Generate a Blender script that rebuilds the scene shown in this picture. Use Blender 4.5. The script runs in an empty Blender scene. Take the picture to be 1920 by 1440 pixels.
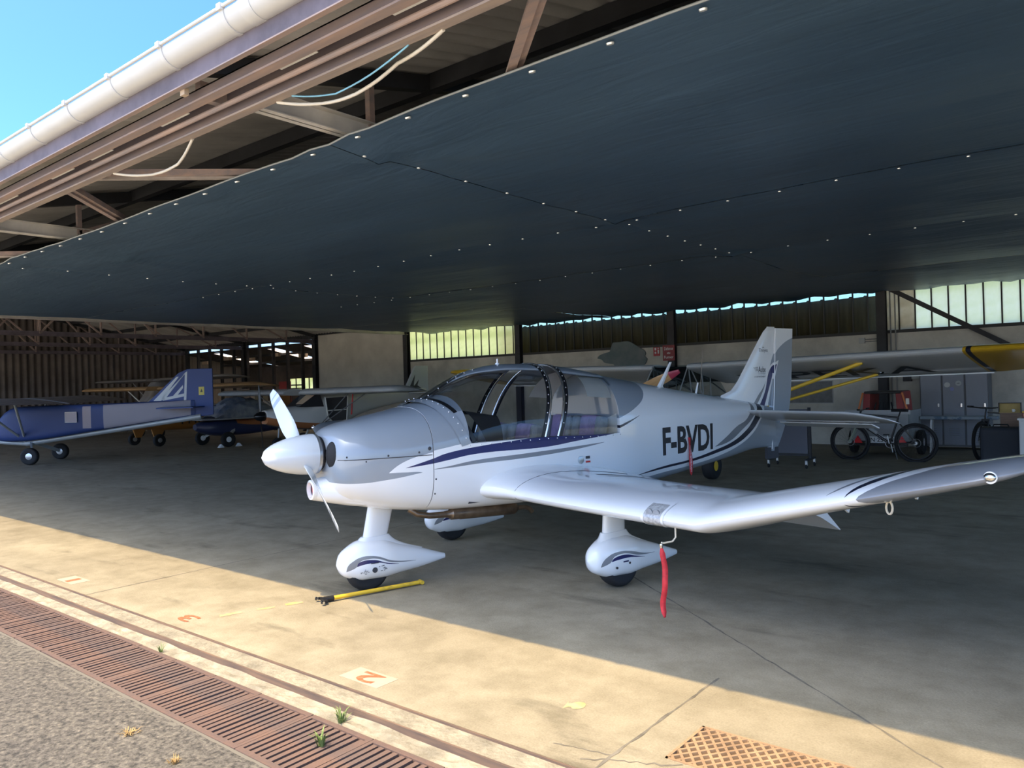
import bpy, bmesh, math, random
from mathutils import Vector, Matrix, noise
from mathutils.bvhtree import BVHTree

SC = bpy.context.scene
COL = SC.collection
PI = math.pi
random.seed(11)

# ------------------------------------------------------------------ camera
CAM_H = 1.665
YAW = math.radians(39.1)
ROLL = 0.03
FPX = 1442.0
vw = Vector((-math.sin(YAW), math.cos(YAW), 0))
rt = Vector((math.cos(YAW), math.sin(YAW), 0))
up = Vector((0, 0, 1))
cx_ = rt * math.cos(ROLL) - up * math.sin(ROLL)
cy_ = rt * math.sin(ROLL) + up * math.cos(ROLL)
cd = bpy.data.cameras.new('camera')
cd.sensor_fit = 'HORIZONTAL'
cd.sensor_width = 36.0
cd.lens = FPX / 1920 * 36.0
cd.clip_end = 600
cam = bpy.data.objects.new('camera', cd)
COL.objects.link(cam)
m4 = Matrix.Identity(4)
for i, v in enumerate((cx_, cy_, -vw)):
    for j in range(3):
        m4[j][i] = v[j]
m4.translation = Vector((0, 0, CAM_H))
cam.matrix_world = m4
SC.camera = cam

# ------------------------------------------------------------------ sky, sun, exposure
SKY_STRENGTH = 0.315
SUN_ENERGY = 2.75
EXPOSURE = 1.42
wd = bpy.data.worlds.new('sky')
SC.world = wd
wd.use_nodes = True
nt = wd.node_tree
nt.nodes.clear()
wo = nt.nodes.new('ShaderNodeOutputWorld')
bg = nt.nodes.new('ShaderNodeBackground')
sk = nt.nodes.new('ShaderNodeTexSky')
sk.sky_type = 'NISHITA'
sk.sun_disc = False
sk.sun_elevation = math.radians(66.7)
sk.sun_rotation = PI
sk.altitude = 120
sk.air_density = 0.5
sk.dust_density = 3.2
sk.ozone_density = 7.0
bg.inputs['Strength'].default_value = SKY_STRENGTH
hs = nt.nodes.new('ShaderNodeHueSaturation')
hs.inputs['Hue'].default_value = 0.505
hs.inputs['Saturation'].default_value = 1.25
nt.links.new(sk.outputs['Color'], hs.inputs['Color'])
tn = nt.nodes.new('ShaderNodeMix')
tn.data_type = 'RGBA'
tn.blend_type = 'MULTIPLY'
tn.inputs[0].default_value = 1.0
tn.inputs[7].default_value = (1.02, 1.05, 0.90, 1)
nt.links.new(hs.outputs['Color'], tn.inputs[6])
nt.links.new(tn.outputs[2], bg.inputs['Color'])
nt.links.new(bg.outputs[0], wo.inputs['Surface'])

sl = bpy.data.lights.new('sun', 'SUN')
sl.energy = SUN_ENERGY
sl.color = (1.0, 0.75, 0.39)
sl.angle = math.radians(0.53)
so = bpy.data.objects.new('sun', sl)
COL.objects.link(so)
so.location = (0, -20, 46)
so.rotation_euler = Vector((-0.005, -0.396, 0.918)).to_track_quat('Z', 'Y').to_euler()

vs = SC.view_settings
vs.view_transform = 'Standard'
vs.look = 'None'
vs.gamma = 1.0
vs.use_curve_mapping = False
vs.exposure = EXPOSURE
try:
    SC.cycles.max_bounces = 8
    SC.cycles.diffuse_bounces = 5
    SC.cycles.glossy_bounces = 4
    SC.cycles.transparent_max_bounces = 16
    SC.cycles.use_adaptive_sampling = True
    SC.cycles.adaptive_threshold = 0.03
    SC.cycles.transmission_bounces = 6
    SC.cycles.sample_clamp_indirect = 6.0
    SC.cycles.use_denoising = True
except Exception:
    pass

# ------------------------------------------------------------------ materials
MATS = {}


def new_mat(name):
    m = bpy.data.materials.new(name)
    m.use_nodes = True
    t = m.node_tree
    b = t.nodes['Principled BSDF']
    return m, t, b


def mat(name, col, rough=0.5, metal=0.0, vary=0.0, scale=6.0, bump=0.0, bscale=60.0, coat=0.0, col2=None,
        stretch=(1, 1, 1), spec=0.5, detail=6.0, lo=0.35, hi=0.65):
    """plain surface with optional procedural tone variation and fine relief"""
    if name in MATS:
        return MATS[name]
    m, t, b = new_mat(name)
    b.inputs['Base Color'].default_value = (*col, 1)
    b.inputs['Roughness'].default_value = rough
    b.inputs['Metallic'].default_value = metal
    b.inputs['Specular IOR Level'].default_value = spec
    if coat:
        b.inputs['Coat Weight'].default_value = coat
        b.inputs['Coat Roughness'].default_value = 0.06
    if vary or col2 or bump:
        tc = t.nodes.new('ShaderNodeTexCoord')
        mp = t.nodes.new('ShaderNodeMapping')
        mp.inputs['Scale'].default_value = stretch
        t.links.new(tc.outputs['Object'], mp.inputs['Vector'])
    if vary or col2:
        n = t.nodes.new('ShaderNodeTexNoise')
        n.inputs['Scale'].default_value = scale
        n.inputs['Detail'].default_value = detail
        n.inputs['Roughness'].default_value = 0.62
        t.links.new(mp.outputs[0], n.inputs['Vector'])
        r = t.nodes.new('ShaderNodeValToRGB')
        r.color_ramp.elements[0].position = lo
        r.color_ramp.elements[1].position = hi
        c2 = col2 if col2 else tuple(c * (1 - vary) for c in col)
        c1 = col if col2 else tuple(min(1, c * (1 + vary * 0.6)) for c in col)
        r.color_ramp.elements[0].color = (*c2, 1)
        r.color_ramp.elements[1].color = (*c1, 1)
        t.links.new(n.outputs['Fac'], r.inputs['Fac'])
        t.links.new(r.outputs['Color'], b.inputs['Base Color'])
    if bump:
        n2 = t.nodes.new('ShaderNodeTexNoise')
        n2.inputs['Scale'].default_value = bscale
        n2.inputs['Detail'].default_value = 5
        t.links.new(mp.outputs[0], n2.inputs['Vector'])
        bp = t.nodes.new('ShaderNodeBump')
        bp.inputs['Strength'].default_value = bump
        bp.inputs['Distance'].default_value = 0.02
        t.links.new(n2.outputs['Fac'], bp.inputs['Height'])
        t.links.new(bp.outputs['Normal'], b.inputs['Normal'])
    MATS[name] = m
    return m


def glass(name, tint=(0.8, 0.85, 0.85), rough=0.02, refl=0.12):
    """thin pane: tinted transparency with a fresnel reflection"""
    if name in MATS:
        return MATS[name]
    m = bpy.data.materials.new(name)
    m.use_nodes = True
    t = m.node_tree
    t.nodes.clear()
    o = t.nodes.new('ShaderNodeOutputMaterial')
    tr = t.nodes.new('ShaderNodeBsdfTransparent')
    tr.inputs['Color'].default_value = (*tint, 1)
    gl = t.nodes.new('ShaderNodeBsdfGlossy')
    gl.inputs['Roughness'].default_value = rough
    fr = t.nodes.new('ShaderNodeLayerWeight')
    fr.inputs['Blend'].default_value = 0.18
    ml = t.nodes.new('ShaderNodeMath')
    ml.operation = 'MULTIPLY_ADD'
    ml.inputs[1].default_value = 0.5
    ml.inputs[2].default_value = refl * 0.3
    mx = t.nodes.new('ShaderNodeMixShader')
    t.links.new(fr.outputs['Fresnel'], ml.inputs[0])
    t.links.new(ml.outputs[0], mx.inputs['Fac'])
    t.links.new(tr.outputs[0], mx.inputs[1])
    t.links.new(gl.outputs[0], mx.inputs[2])
    t.links.new(mx.outputs[0], o.inputs['Surface'])
    MATS[name] = m
    return m


def frosted(name, col, stain=(0.5, 0.45, 0.3), scale=2.0, amt=0.5, clear=0.0, lit=0.0):
    """milky translucent glazing, with an optional glow in place of outside daylight"""
    if name in MATS:
        return MATS[name]
    m = bpy.data.materials.new(name)
    m.use_nodes = True
    t = m.node_tree
    t.nodes.clear()
    o = t.nodes.new('ShaderNodeOutputMaterial')
    tl = t.nodes.new('ShaderNodeBsdfTranslucent')
    tc = t.nodes.new('ShaderNodeTexCoord')
    n = t.nodes.new('ShaderNodeTexNoise')
    n.inputs['Scale'].default_value = scale
    n.inputs['Detail'].default_value = 5
    t.links.new(tc.outputs['Object'], n.inputs['Vector'])
    r = t.nodes.new('ShaderNodeValToRGB')
    r.color_ramp.elements[0].position = 0.42 - 0.3 * (1 - amt)
    r.color_ramp.elements[0].color = (*stain, 1)
    r.color_ramp.elements[1].position = 0.62
    r.color_ramp.elements[1].color = (*col, 1)
    t.links.new(n.outputs['Fac'], r.inputs['Fac'])
    t.links.new(r.outputs['Color'], tl.inputs['Color'])
    df = t.nodes.new('ShaderNodeBsdfDiffuse')
    t.links.new(r.outputs['Color'], df.inputs['Color'])
    mx = t.nodes.new('ShaderNodeMixShader')
    mx.inputs['Fac'].default_value = 0.2
    t.links.new(tl.outputs[0], mx.inputs[1])
    t.links.new(df.outputs[0], mx.inputs[2])
    last = mx
    if lit:  # added emission imitates daylight coming through the pane
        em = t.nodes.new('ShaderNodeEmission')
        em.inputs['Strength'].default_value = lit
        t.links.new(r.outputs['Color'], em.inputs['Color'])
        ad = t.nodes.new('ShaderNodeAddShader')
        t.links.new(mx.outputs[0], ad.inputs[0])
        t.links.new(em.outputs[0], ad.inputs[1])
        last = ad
    if clear:
        tp = t.nodes.new('ShaderNodeBsdfTransparent')
        tp.inputs['Color'].default_value = (*col, 1)
        m2 = t.nodes.new('ShaderNodeMixShader')
        m2.inputs['Fac'].default_value = clear
        t.links.new(last.outputs[0], m2.inputs[1])
        t.links.new(tp.outputs[0], m2.inputs[2])
        last = m2
    t.links.new(last.outputs[0], o.inputs['Surface'])
    MATS[name] = m
    return m


def paint(name, base, layers, rough=0.3, coat=0.8, rng=None, vary=0.0):
    """gloss paint scheme; every layer is a band of the part's own coordinates:
    (colour, 'x' axis run along, 'z' axis tested, low edge points or None, high edge points or None)"""
    m, t, b = new_mat(name)
    b.inputs['Roughness'].default_value = rough
    b.inputs['Coat Weight'].default_value = coat
    b.inputs['Coat Roughness'].default_value = 0.04
    tc = t.nodes.new('ShaderNodeTexCoord')
    sp = t.nodes.new('ShaderNodeSeparateXYZ')
    t.links.new(tc.outputs['Object'], sp.inputs[0])
    ax = {'x': 0, 'y': 1, 'z': 2}

    def sock(a):
        if a == 'ay':
            ab = t.nodes.new('ShaderNodeMath')
            ab.operation = 'ABSOLUTE'
            t.links.new(sp.outputs[1], ab.inputs[0])
            return ab.outputs[0]
        return sp.outputs[ax[a]]

    def math_n(op, a, bb):
        n = t.nodes.new('ShaderNodeMath')
        n.operation = op
        for k, q in enumerate((a, bb)):
            if isinstance(q, (int, float)):
                n.inputs[k].default_value = q
            else:
                t.links.new(q, n.inputs[k])
        return n.outputs[0]

    def curve(src, pts):
        pts = sorted(pts)
        a0, a1 = pts[0][0], pts[-1][0]
        b0 = min(p[1] for p in pts) - 0.02
        b1 = max(p[1] for p in pts) + 0.02
        mr = t.nodes.new('ShaderNodeMapRange')
        mr.inputs['From Min'].default_value = a0
        mr.inputs['From Max'].default_value = a1
        t.links.new(src, mr.inputs['Value'])
        fc = t.nodes.new('ShaderNodeFloatCurve')
        cu = fc.mapping.curves[0]
        n = [((p[0] - a0) / (a1 - a0), (p[1] - b0) / (b1 - b0)) for p in pts]
        cu.points[0].location = n[0]
        cu.points[1].location = n[-1]
        for q in n[1:-1]:
            cu.points.new(*q)
        fc.mapping.update()
        t.links.new(mr.outputs[0], fc.inputs['Value'])
        return math_n('ADD', math_n('MULTIPLY', fc.outputs[0], b1 - b0), b0), a0, a1

    last = None
    rgb = t.nodes.new('ShaderNodeRGB')
    rgb.outputs[0].default_value = (*base, 1)
    last = rgb.outputs[0]
    for col, along, test, lo, hi in layers:
        src, val = sock(along), sock(test)
        mask = None
        a0, a1 = -99, 99
        for pts, op in ((lo, 'GREATER_THAN'), (hi, 'LESS_THAN')):
            if pts is None:
                continue
            if isinstance(pts, (int, float)):
                k = math_n(op, val, pts)
            else:
                cv, q0, q1 = curve(src, pts)
                a0, a1 = max(a0, q0), min(a1, q1)
                k = math_n(op, val, cv)
            mask = k if mask is None else math_n('MULTIPLY', mask, k)
        if a0 > -90:
            mask = math_n('MULTIPLY', mask, math_n('GREATER_THAN', src, a0))
            mask = math_n('MULTIPLY', mask, math_n('LESS_THAN', src, a1))
        mx = t.nodes.new('ShaderNodeMix')
        mx.data_type = 'RGBA'
        t.links.new(mask, mx.inputs[0])
        t.links.new(last, mx.inputs[6])
        mx.inputs[7].default_value = (*col, 1)
        last = mx.outputs[2]
    t.links.new(last, b.inputs['Base Color'])
    return m


# ------------------------------------------------------------------ mesh builder
class MB:
    def __init__(s):
        s.v = []
        s.f = []

    def add(s, vs, fs):
        o = len(s.v)
        s.v += [tuple(p) for p in vs]
        s.f += [tuple(i + o for i in f) for f in fs]
        return s

    def box(s, a, b, rot=None, piv=None):
        x0, y0, z0 = a
        x1, y1, z1 = b
        vs = [Vector(p) for p in ((x0, y0, z0), (x1, y0, z0), (x1, y1, z0), (x0, y1, z0), (x0, y0, z1), (x1, y0, z1), (x1, y1, z1), (x0, y1, z1))]
        if rot is not None:
            pv = Vector(piv) if piv is not None else (Vector(a) + Vector(b)) / 2
            vs = [rot @ (p - pv) + pv for p in vs]
        return s.add(vs, [(0, 3, 2, 1), (4, 5, 6, 7), (0, 1, 5, 4), (1, 2, 6, 5), (2, 3, 7, 6), (3, 0, 4, 7)])

    def bar(s, a, b, w, h=None, upv=(0, 0, 1)):
        """rectangular bar from a to b"""
        a, b = Vector(a), Vector(b)
        h = h if h else w
        d = (b - a).normalized()
        u = Vector(upv)
        if abs(d.dot(u)) > 0.98:
            u = Vector((1, 0, 0))
        sx = d.cross(u).normalized()
        sz = sx.cross(d).normalized()
        vs = []
        for p in (a, b):
            for i, j in ((-1, -1), (1, -1), (1, 1), (-1, 1)):
                vs.append(p + sx * i * w / 2 + sz * j * h / 2)
        return s.add(vs, [(3, 2, 1, 0), (4, 5, 6, 7), (0, 1, 5, 4), (1, 2, 6, 5), (2, 3, 7, 6), (3, 0, 4, 7)])

    def tube(s, pts, r, n=8, caps=True, closed=False):
        pts = [Vector(p) for p in pts]
        rs = r if isinstance(r, (list, tuple)) else [r] * len(pts)
        rings = []
        prev = None
        L = len(pts)
        for i, p in enumerate(pts):
            if closed:
                d = (pts[(i + 1) % L] - pts[i - 1]).normalized()
            else:
                d = (pts[min(i + 1, L - 1)] - pts[max(i - 1, 0)]).normalized()
            if prev is None:
                u = Vector((0, 0, 1)) if abs(d.z) < 0.9 else Vector((1, 0, 0))
                a = d.cross(u).normalized()
            else:
                a = (prev - d * prev.dot(d)).normalized()
            prev = a
            c = d.cross(a)
            rings.append([p + (a * math.cos(2 * PI * k / n) + c * math.sin(2 * PI * k / n)) * rs[i] for k in range(n)])
        return s.loft(rings, closed=True, cap=caps and not closed, cyclic=closed)

    def loft(s, rings, closed=True, cap=False, cyclic=False):
        n = len(rings[0])
        vs = [p for r in rings for p in r]
        fs = []
        m = n if closed else n - 1
        R = len(rings)
        for i in range(R if cyclic else R - 1):
            i2 = (i + 1) % R
            for k in range(m):
                k2 = (k + 1) % n
                fs.append((i * n + k, i * n + k2, i2 * n + k2, i2 * n + k))
        if cap:
            fs.append(tuple(range(n - 1, -1, -1)))
            fs.append(tuple((R - 1) * n + k for k in range(n)))
        return s.add(vs, fs)

    def lathe(s, prof, c=(0, 0, 0), axis='z', n=24, cap=True, M=None):
        """prof = (radius, height) list"""
        rings = []
        for r, h in prof:
            ring = []
            for k in range(n):
                a = 2 * PI * k / n
                p = Vector((r * math.cos(a), r * math.sin(a), h))
                if axis == 'x':
                    p = Vector((p.z, p.x, p.y))
                elif axis == 'y':
                    p = Vector((p.y, p.z, p.x))
                if M is not None:
                    p = M @ p
                ring.append(p + Vector(c))
            rings.append(ring)
        return s.loft(rings, True, cap)

    def prism(s, poly, t0, t1, plane='xz'):
        """poly extruded; plane names the two axes of poly, third axis runs t0..t1"""
        def mk(p, t):
            if plane == 'xz':
                return Vector((p[0], t, p[1]))
            if plane == 'yz':
                return Vector((t, p[0], p[1]))
            return Vector((p[0], p[1], t))
        n = len(poly)
        vs = [mk(p, t0) for p in poly] + [mk(p, t1) for p in poly]
        fs = [tuple(range(n)), tuple(range(2 * n - 1, n - 1, -1))]
        for k in range(n):
            k2 = (k + 1) % n
            fs.append((k, n + k, n + k2, k2))
        return s.add(vs, fs)

    def ball(s, c, r, n=10, m=6, sc=(1, 1, 1)):
        prof = []
        for i in range(m + 1):
            a = -PI / 2 + PI * i / m
            prof.append((max(1e-4, r * math.cos(a)), r * math.sin(a)))
        return s.lathe(prof, c, 'z', n, True, Matrix.Diagonal((*sc,)).to_3x3())

    def xf(s, M):
        s.v = [tuple(M @ Vector(p)) for p in s.v]
        return s

    def mesh(s, name, material=None, smooth=None):
        me = bpy.data.meshes.new(name)
        me.from_pydata(s.v, [], s.f)
        bm = bmesh.new()
        bm.from_mesh(me)
        bmesh.ops.remove_doubles(bm, verts=bm.verts, dist=1e-6)
        bmesh.ops.recalc_face_normals(bm, faces=bm.faces)
        bm.to_mesh(me)
        bm.free()
        if material:
            me.materials.append(material)
        if smooth:
            for p in me.polygons:
                p.use_smooth = True
            me.set_sharp_from_angle(angle=math.radians(smooth))
        return me

    def build(s, name, material=None, parent=None, smooth=None, bevel=0.0, label=None):
        me = s.mesh(name, material, smooth)
        o = bpy.data.objects.new(name, me)
        COL.objects.link(o)
        if parent is not None:
            o.parent = parent
        if bevel:
            md = o.modifiers.new('edge', 'BEVEL')
            md.width = bevel
            md.segments = 2
            md.limit_method = 'ANGLE'
            md.angle_limit = math.radians(40)
        if label:
            o['label'] = label
        return o


def tag(o, label=None, cat=None, group=None, kind=None):
    if label:
        o['label'] = label
    if cat:
        o['category'] = cat
    if group:
        o['group'] = group
    if kind:
        o['kind'] = kind
    return o


def thing(name, label, cat, loc=(0, 0, 0), rz=0.0, group=None, kind=None):
    o = bpy.data.objects.new(name, None)
    o.empty_display_size = 0.2
    COL.objects.link(o)
    o.location = loc
    o.rotation_euler = (0, 0, rz)
    return tag(o, label, cat, group, kind)


def inst(name, me, parent=None, loc=(0, 0, 0), rot=(0, 0, 0), scale=None):
    o = bpy.data.objects.new(name, me)
    COL.objects.link(o)
    o.location = loc
    o.rotation_euler = rot
    if scale:
        o.scale = scale
    if parent is not None:
        o.parent = parent
    return o


def copy_tree(o, parent=None):
    c = o.copy()
    COL.objects.link(c)
    c.parent = parent
    for ch in list(o.children):
        copy_tree(ch, c)
    return c


def interp(tab, x):
    """smooth table lookup: rows (x, a, b, ...) sorted by x"""
    n = len(tab)
    if x <= tab[0][0]:
        return list(tab[0][1:])
    if x >= tab[-1][0]:
        return list(tab[-1][1:])
    i = 0
    while tab[i + 1][0] < x:
        i += 1
    x0, x1 = tab[i][0], tab[i + 1][0]
    h = x1 - x0
    t = (x - x0) / h
    out = []
    for k in range(1, len(tab[0])):
        y0, y1 = tab[i][k], tab[i + 1][k]
        s = (y1 - y0) / h
        m0 = s if i == 0 else 0.5 * (s + (y0 - tab[i - 1][k]) / (x0 - tab[i - 1][0]))
        m1 = s if i + 2 >= n else 0.5 * (s + (tab[i + 2][k] - y1) / (tab[i + 2][0] - x1))
        if i > 0 and (y0 - tab[i - 1][k]) * s <= 0:
            m0 = 0
        if i + 2 < n and (tab[i + 2][k] - y1) * s <= 0:
            m1 = 0
        out.append(y0 * (1 + 2 * t) * (1 - t) ** 2 + y1 * t * t * (3 - 2 * t) + h * (m0 * t * (1 - t) ** 2 - m1 * t * t * (1 - t)))
    return out


_tc = {}


def text_mesh(s, weight=0.0):
    """flat lettering as (verts, faces, width, height) with the origin at its lower left"""
    if (s, weight) in _tc:
        return _tc[(s, weight)]
    cu = bpy.data.curves.new('lettering', 'FONT')
    cu.body = s
    cu.resolution_u = 3
    cu.offset = weight
    ob = bpy.data.objects.new('lettering', cu)
    COL.objects.link(ob)
    bpy.context.view_layer.update()
    dg = bpy.context.evaluated_depsgraph_get()
    me = ob.evaluated_get(dg).to_mesh()
    vs = [Vector((p.co.x, p.co.y)) for p in me.vertices]
    fs = [tuple(p.vertices) for p in me.polygons]
    ob.evaluated_get(dg).to_mesh_clear()
    bpy.data.objects.remove(ob)
    bpy.data.curves.remove(cu)
    x0 = min(p.x for p in vs)
    y0 = min(p.y for p in vs)
    vs = [(p.x - x0, p.y - y0) for p in vs]
    r = (vs, fs, max(p[0] for p in vs), max(p[1] for p in vs))
    _tc[(s, weight)] = r
    return r


def lettering(mb, s, fn, weight=0.0):
    """fn(u, v) with u, v in 0..1 gives the 3-D point"""
    vs, fs, w, h = text_mesh(s, weight)
    return mb.add([fn(p[0] / w, p[1] / h) for p in vs], fs)


# shared materials
M_CONC = mat('concrete', (0.40, 0.385, 0.335), 0.85, vary=0.28, scale=0.7, bump=0.25, bscale=40)
M_WALLC = mat('rendered_wall', (0.58, 0.55, 0.48), 0.9, vary=0.30, scale=0.8, bump=0.3, bscale=30)
M_STEEL_WEB = mat('shaded_rusty_web', (0.17, 0.125, 0.115), 0.8, 0.0, scale=5, col2=(0.115, 0.095, 0.105), stretch=(0.4, 3, 3))  # darker copy of the rusty steel, shade on the webs put into its colour
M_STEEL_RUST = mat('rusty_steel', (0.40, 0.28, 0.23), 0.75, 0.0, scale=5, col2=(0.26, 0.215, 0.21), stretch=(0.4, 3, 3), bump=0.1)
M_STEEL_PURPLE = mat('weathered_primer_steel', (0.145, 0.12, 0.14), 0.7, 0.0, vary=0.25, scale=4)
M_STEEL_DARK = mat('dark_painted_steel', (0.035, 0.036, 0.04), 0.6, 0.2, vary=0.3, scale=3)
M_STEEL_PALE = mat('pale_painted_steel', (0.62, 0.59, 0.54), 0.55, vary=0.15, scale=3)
M_GALV = mat('galvanised_steel', (0.55, 0.55, 0.54), 0.4, 0.7, vary=0.15, scale=5)
M_BLACK = mat('black_rubber', (0.012, 0.012, 0.013), 0.75, bump=0.05)
M_BLACKGLOSS = mat('black_gloss', (0.008, 0.008, 0.01), 0.25)
M_WHITE = mat('white_gloss_paint', (0.78, 0.79, 0.80), 0.3, coat=0.8)
M_CHROME = mat('polished_metal', (0.72, 0.72, 0.72), 0.18, 1.0)
M_ALU = mat('bare_aluminium', (0.60, 0.61, 0.62), 0.32, 0.9)
M_RED = mat('red_paint', (0.55, 0.03, 0.03), 0.4)
M_YELLOW = mat('yellow_paint', (0.75, 0.47, 0.03), 0.4, coat=0.3)
M_NAVY = mat('navy_print', (0.012, 0.014, 0.075), 0.35)
M_INK = mat('black_print', (0.012, 0.013, 0.018), 0.4)
M_INKW = mat('white_print', (0.8, 0.8, 0.8), 0.5)

# ================================================================== SETTING
XL, XR = -36.2, 8.2          # hangar ends
YB = 19.0                    # inner face of the back wall
FRAMES = [-35.9, -30.6, -25.47, -20.17, -15.06, -9.75, -4.48, 0.8, 6.1]


# ---- concrete floor with stains
def floor_material():
    m, t, b = new_mat('stained_concrete_floor')
    b.inputs['Roughness'].default_value = 0.62
    b.inputs['Specular IOR Level'].default_value = 0.35
    tc = t.nodes.new('ShaderNodeTexCoord')

    def nz(scale, stretch=(1, 1, 1), det=6, rough=0.6, off=0.0):
        mp = t.nodes.new('ShaderNodeMapping')
        mp.inputs['Scale'].default_value = stretch
        mp.inputs['Location'].default_value = (off, off * 0.7, 0)
        n = t.nodes.new('ShaderNodeTexNoise')
        n.inputs['Scale'].default_value = scale
        n.inputs['Detail'].default_value = det
        n.inputs['Roughness'].default_value = rough
        t.links.new(tc.outputs['Object'], mp.inputs[0])
        t.links.new(mp.outputs[0], n.inputs['Vector'])
        return n.outputs['Fac']

    def ramp(f, p0, c0, p1, c1):
        r = t.nodes.new('ShaderNodeValToRGB')
        r.color_ramp.elements[0].position = p0
        r.color_ramp.elements[0].color = (*c0, 1)
        r.color_ramp.elements[1].position = p1
        r.color_ramp.elements[1].color = (*c1, 1)
        t.links.new(f, r.inputs[0])
        return r.outputs[0]

    def mul(a, c, k=1.0):
        x = t.nodes.new('ShaderNodeMix')
        x.data_type = 'RGBA'
        x.blend_type = 'MULTIPLY'
        x.inputs[0].default_value = k
        t.links.new(a, x.inputs[6])
        t.links.new(c, x.inputs[7])
        return x.outputs[2]
    c = ramp(nz(0.45, (1, 1.4, 1)), 0.3, (0.285, 0.245, 0.175), 0.7, (0.395, 0.345, 0.25))
    c = mul(c, ramp(nz(3.2, (1, 1, 1), 8, 0.7, 3.1), 0.32, (0.70, 0.69, 0.66), 0.6, (1, 1, 1)))
    c = mul(c, ramp(nz(1.3, (0.5, 1.6, 1), 5, 0.6, 9.0), 0.30, (0.55, 0.55, 0.54), 0.42, (1, 1, 1)))
    c = mul(c, ramp(nz(90, (1, 1, 1), 3, 0.7), 0.25, (0.72, 0.71, 0.68), 0.7, (1.0, 1.0, 1.0)))
    t.links.new(c, b.inputs['Base Color'])
    bp = t.nodes.new('ShaderNodeBump')
    bp.inputs['Strength'].default_value = 0.25
    bp.inputs['Distance'].default_value = 0.01
    t.links.new(nz(70, (1, 1, 1), 4), bp.inputs['Height'])
    t.links.new(bp.outputs[0], b.inputs['Normal'])
    return m


M_FLOOR = floor_material()
GX0, GX1, GY0, GY1 = -1.65, -0.45, 3.02, 3.40        # pit of the lattice cover
fb = MB()
for x0, x1, y0, y1 in ((XL, GX0, 2.725, YB + 0.3), (GX1, XR, 2.725, YB + 0.3), (GX0, GX1, 2.725, GY0), (GX0, GX1, GY1, YB + 0.3)):
    fb.box((x0, y0, -0.25), (x1, y1, 0))
fb.box((XL, YB + 0.3, -0.25), (-25.2, 23.0, 0))
floor = tag(fb.build('floor', M_FLOOR), kind='structure')
pit = MB().box((GX0, GY0, -0.35), (GX1, GY1, -0.2))
pit.build('pit_bottom', mat('dark_pit', (0.03, 0.027, 0.022), 0.95), floor)  # near-black bottom below the lattice

M_JOINT = mat('joint_dirt', (0.16, 0.14, 0.11), 0.95, vary=0.4, scale=9)


def ribbon(name, pts, w, z, m, parent, jag=0.0):
    b = MB()
    L = []
    for i, p in enumerate(pts):
        p = Vector((*p, 0))
        d = (Vector((*pts[min(i + 1, len(pts) - 1)], 0)) - Vector((*pts[max(0, i - 1)], 0))).normalized()
        n = Vector((-d.y, d.x, 0))
        k = 1 + random.uniform(-jag, jag)
        L.append([p + n * w * 0.5 * k + Vector((0, 0, z)), p - n * w * 0.5 * k + Vector((0, 0, z))])
    b.loft(L, closed=False)
    return b.build(name, m, parent)


def seg(a, b, n, j=0.0):
    return [(a[0] + (b[0] - a[0]) * i / n + random.uniform(-j, j), a[1] + (b[1] - a[1]) * i / n + random.uniform(-j, j)) for i in range(n + 1)]


ribbon('joint', seg((-1.85, 2.73), (-1.84, 4.0), 24, 0.004), 0.014, 0.0015, M_JOINT, floor, 0.5)
ribbon('joint', seg((-4.2, 6.33), (-0.4, 3.40), 60, 0.005), 0.012, 0.0015, M_JOINT, floor, 0.5)
ribbon('joint', seg((-6.9, 2.73), (-6.9, 18.9), 60, 0.004), 0.012, 0.0015, M_JOINT, floor, 0.4)
ribbon('joint', seg((-12.0, 2.73), (-12.0, 18.9), 60, 0.004), 0.012, 0.0015, M_JOINT, floor, 0.4)
ribbon('joint', seg((-30.0, 10.3), (1.0, 10.3), 80, 0.004), 0.012, 0.0015, M_JOINT, floor, 0.4)
ribbon('crack', seg((-1.95, 2.80), (-1.55, 3.0), 14, 0.012), 0.008, 0.0016, M_JOINT, floor, 0.7)
ribbon('crack', seg((-2.12, 2.85), (-1.86, 2.90), 10, 0.012), 0.007, 0.0016, M_JOINT, floor, 0.7)

# painted bay numbers and faded yellow marks on the sunlit strip
M_PATCH = mat('pale_marking_patch', (0.36, 0.32, 0.245), 0.8, col2=(0.33, 0.29, 0.21), scale=7)
M_ORANGE = mat('faded_orange_marking', (0.46, 0.10, 0.04), 0.8, col2=(0.40, 0.19, 0.11), scale=30, lo=0.3, hi=0.5)
M_YMARK = mat('faded_yellow_marking', (0.44, 0.34, 0.12), 0.8, col2=(0.36, 0.31, 0.20), scale=14, lo=0.4, hi=0.6)
for num, (nx, ny) in (('2', (-3.47, 2.88)), ('3', (-5.50, 2.88)), ('1', (-7.55, 2.88))):
    if num != '3':
        MB().box((nx - 0.17, ny - 0.075, -0.002), (nx + 0.16, ny + 0.085, 0.0015)).build('number_patch', M_PATCH, floor)
    lb = MB()
    lettering(lb, num, lambda u, v, nx=nx, ny=ny, num=num: Vector((nx + (0.085 if num != '1' else 0.035) - u * (0.17 if num != '1' else 0.07), ny + 0.062 - v * 0.125, 0.003)), 0.02)
    lb.build('bay_number', M_ORANGE, floor)
for a, b in (((-5.35, 3.05), (-5.30, 3.2)), ((-5.25, 3.3), (-5.2, 3.42)), ((-5.18, 3.5), (-5.13, 3.62)), ((-2.33, 3.22), (-2.24, 3.27))):
    ribbon('yellow_mark', seg(a, b, 6, 0.006), 0.05 if a[0] < -3 else 0.09, 0.0018, M_YMARK, floor, 0.6)

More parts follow.
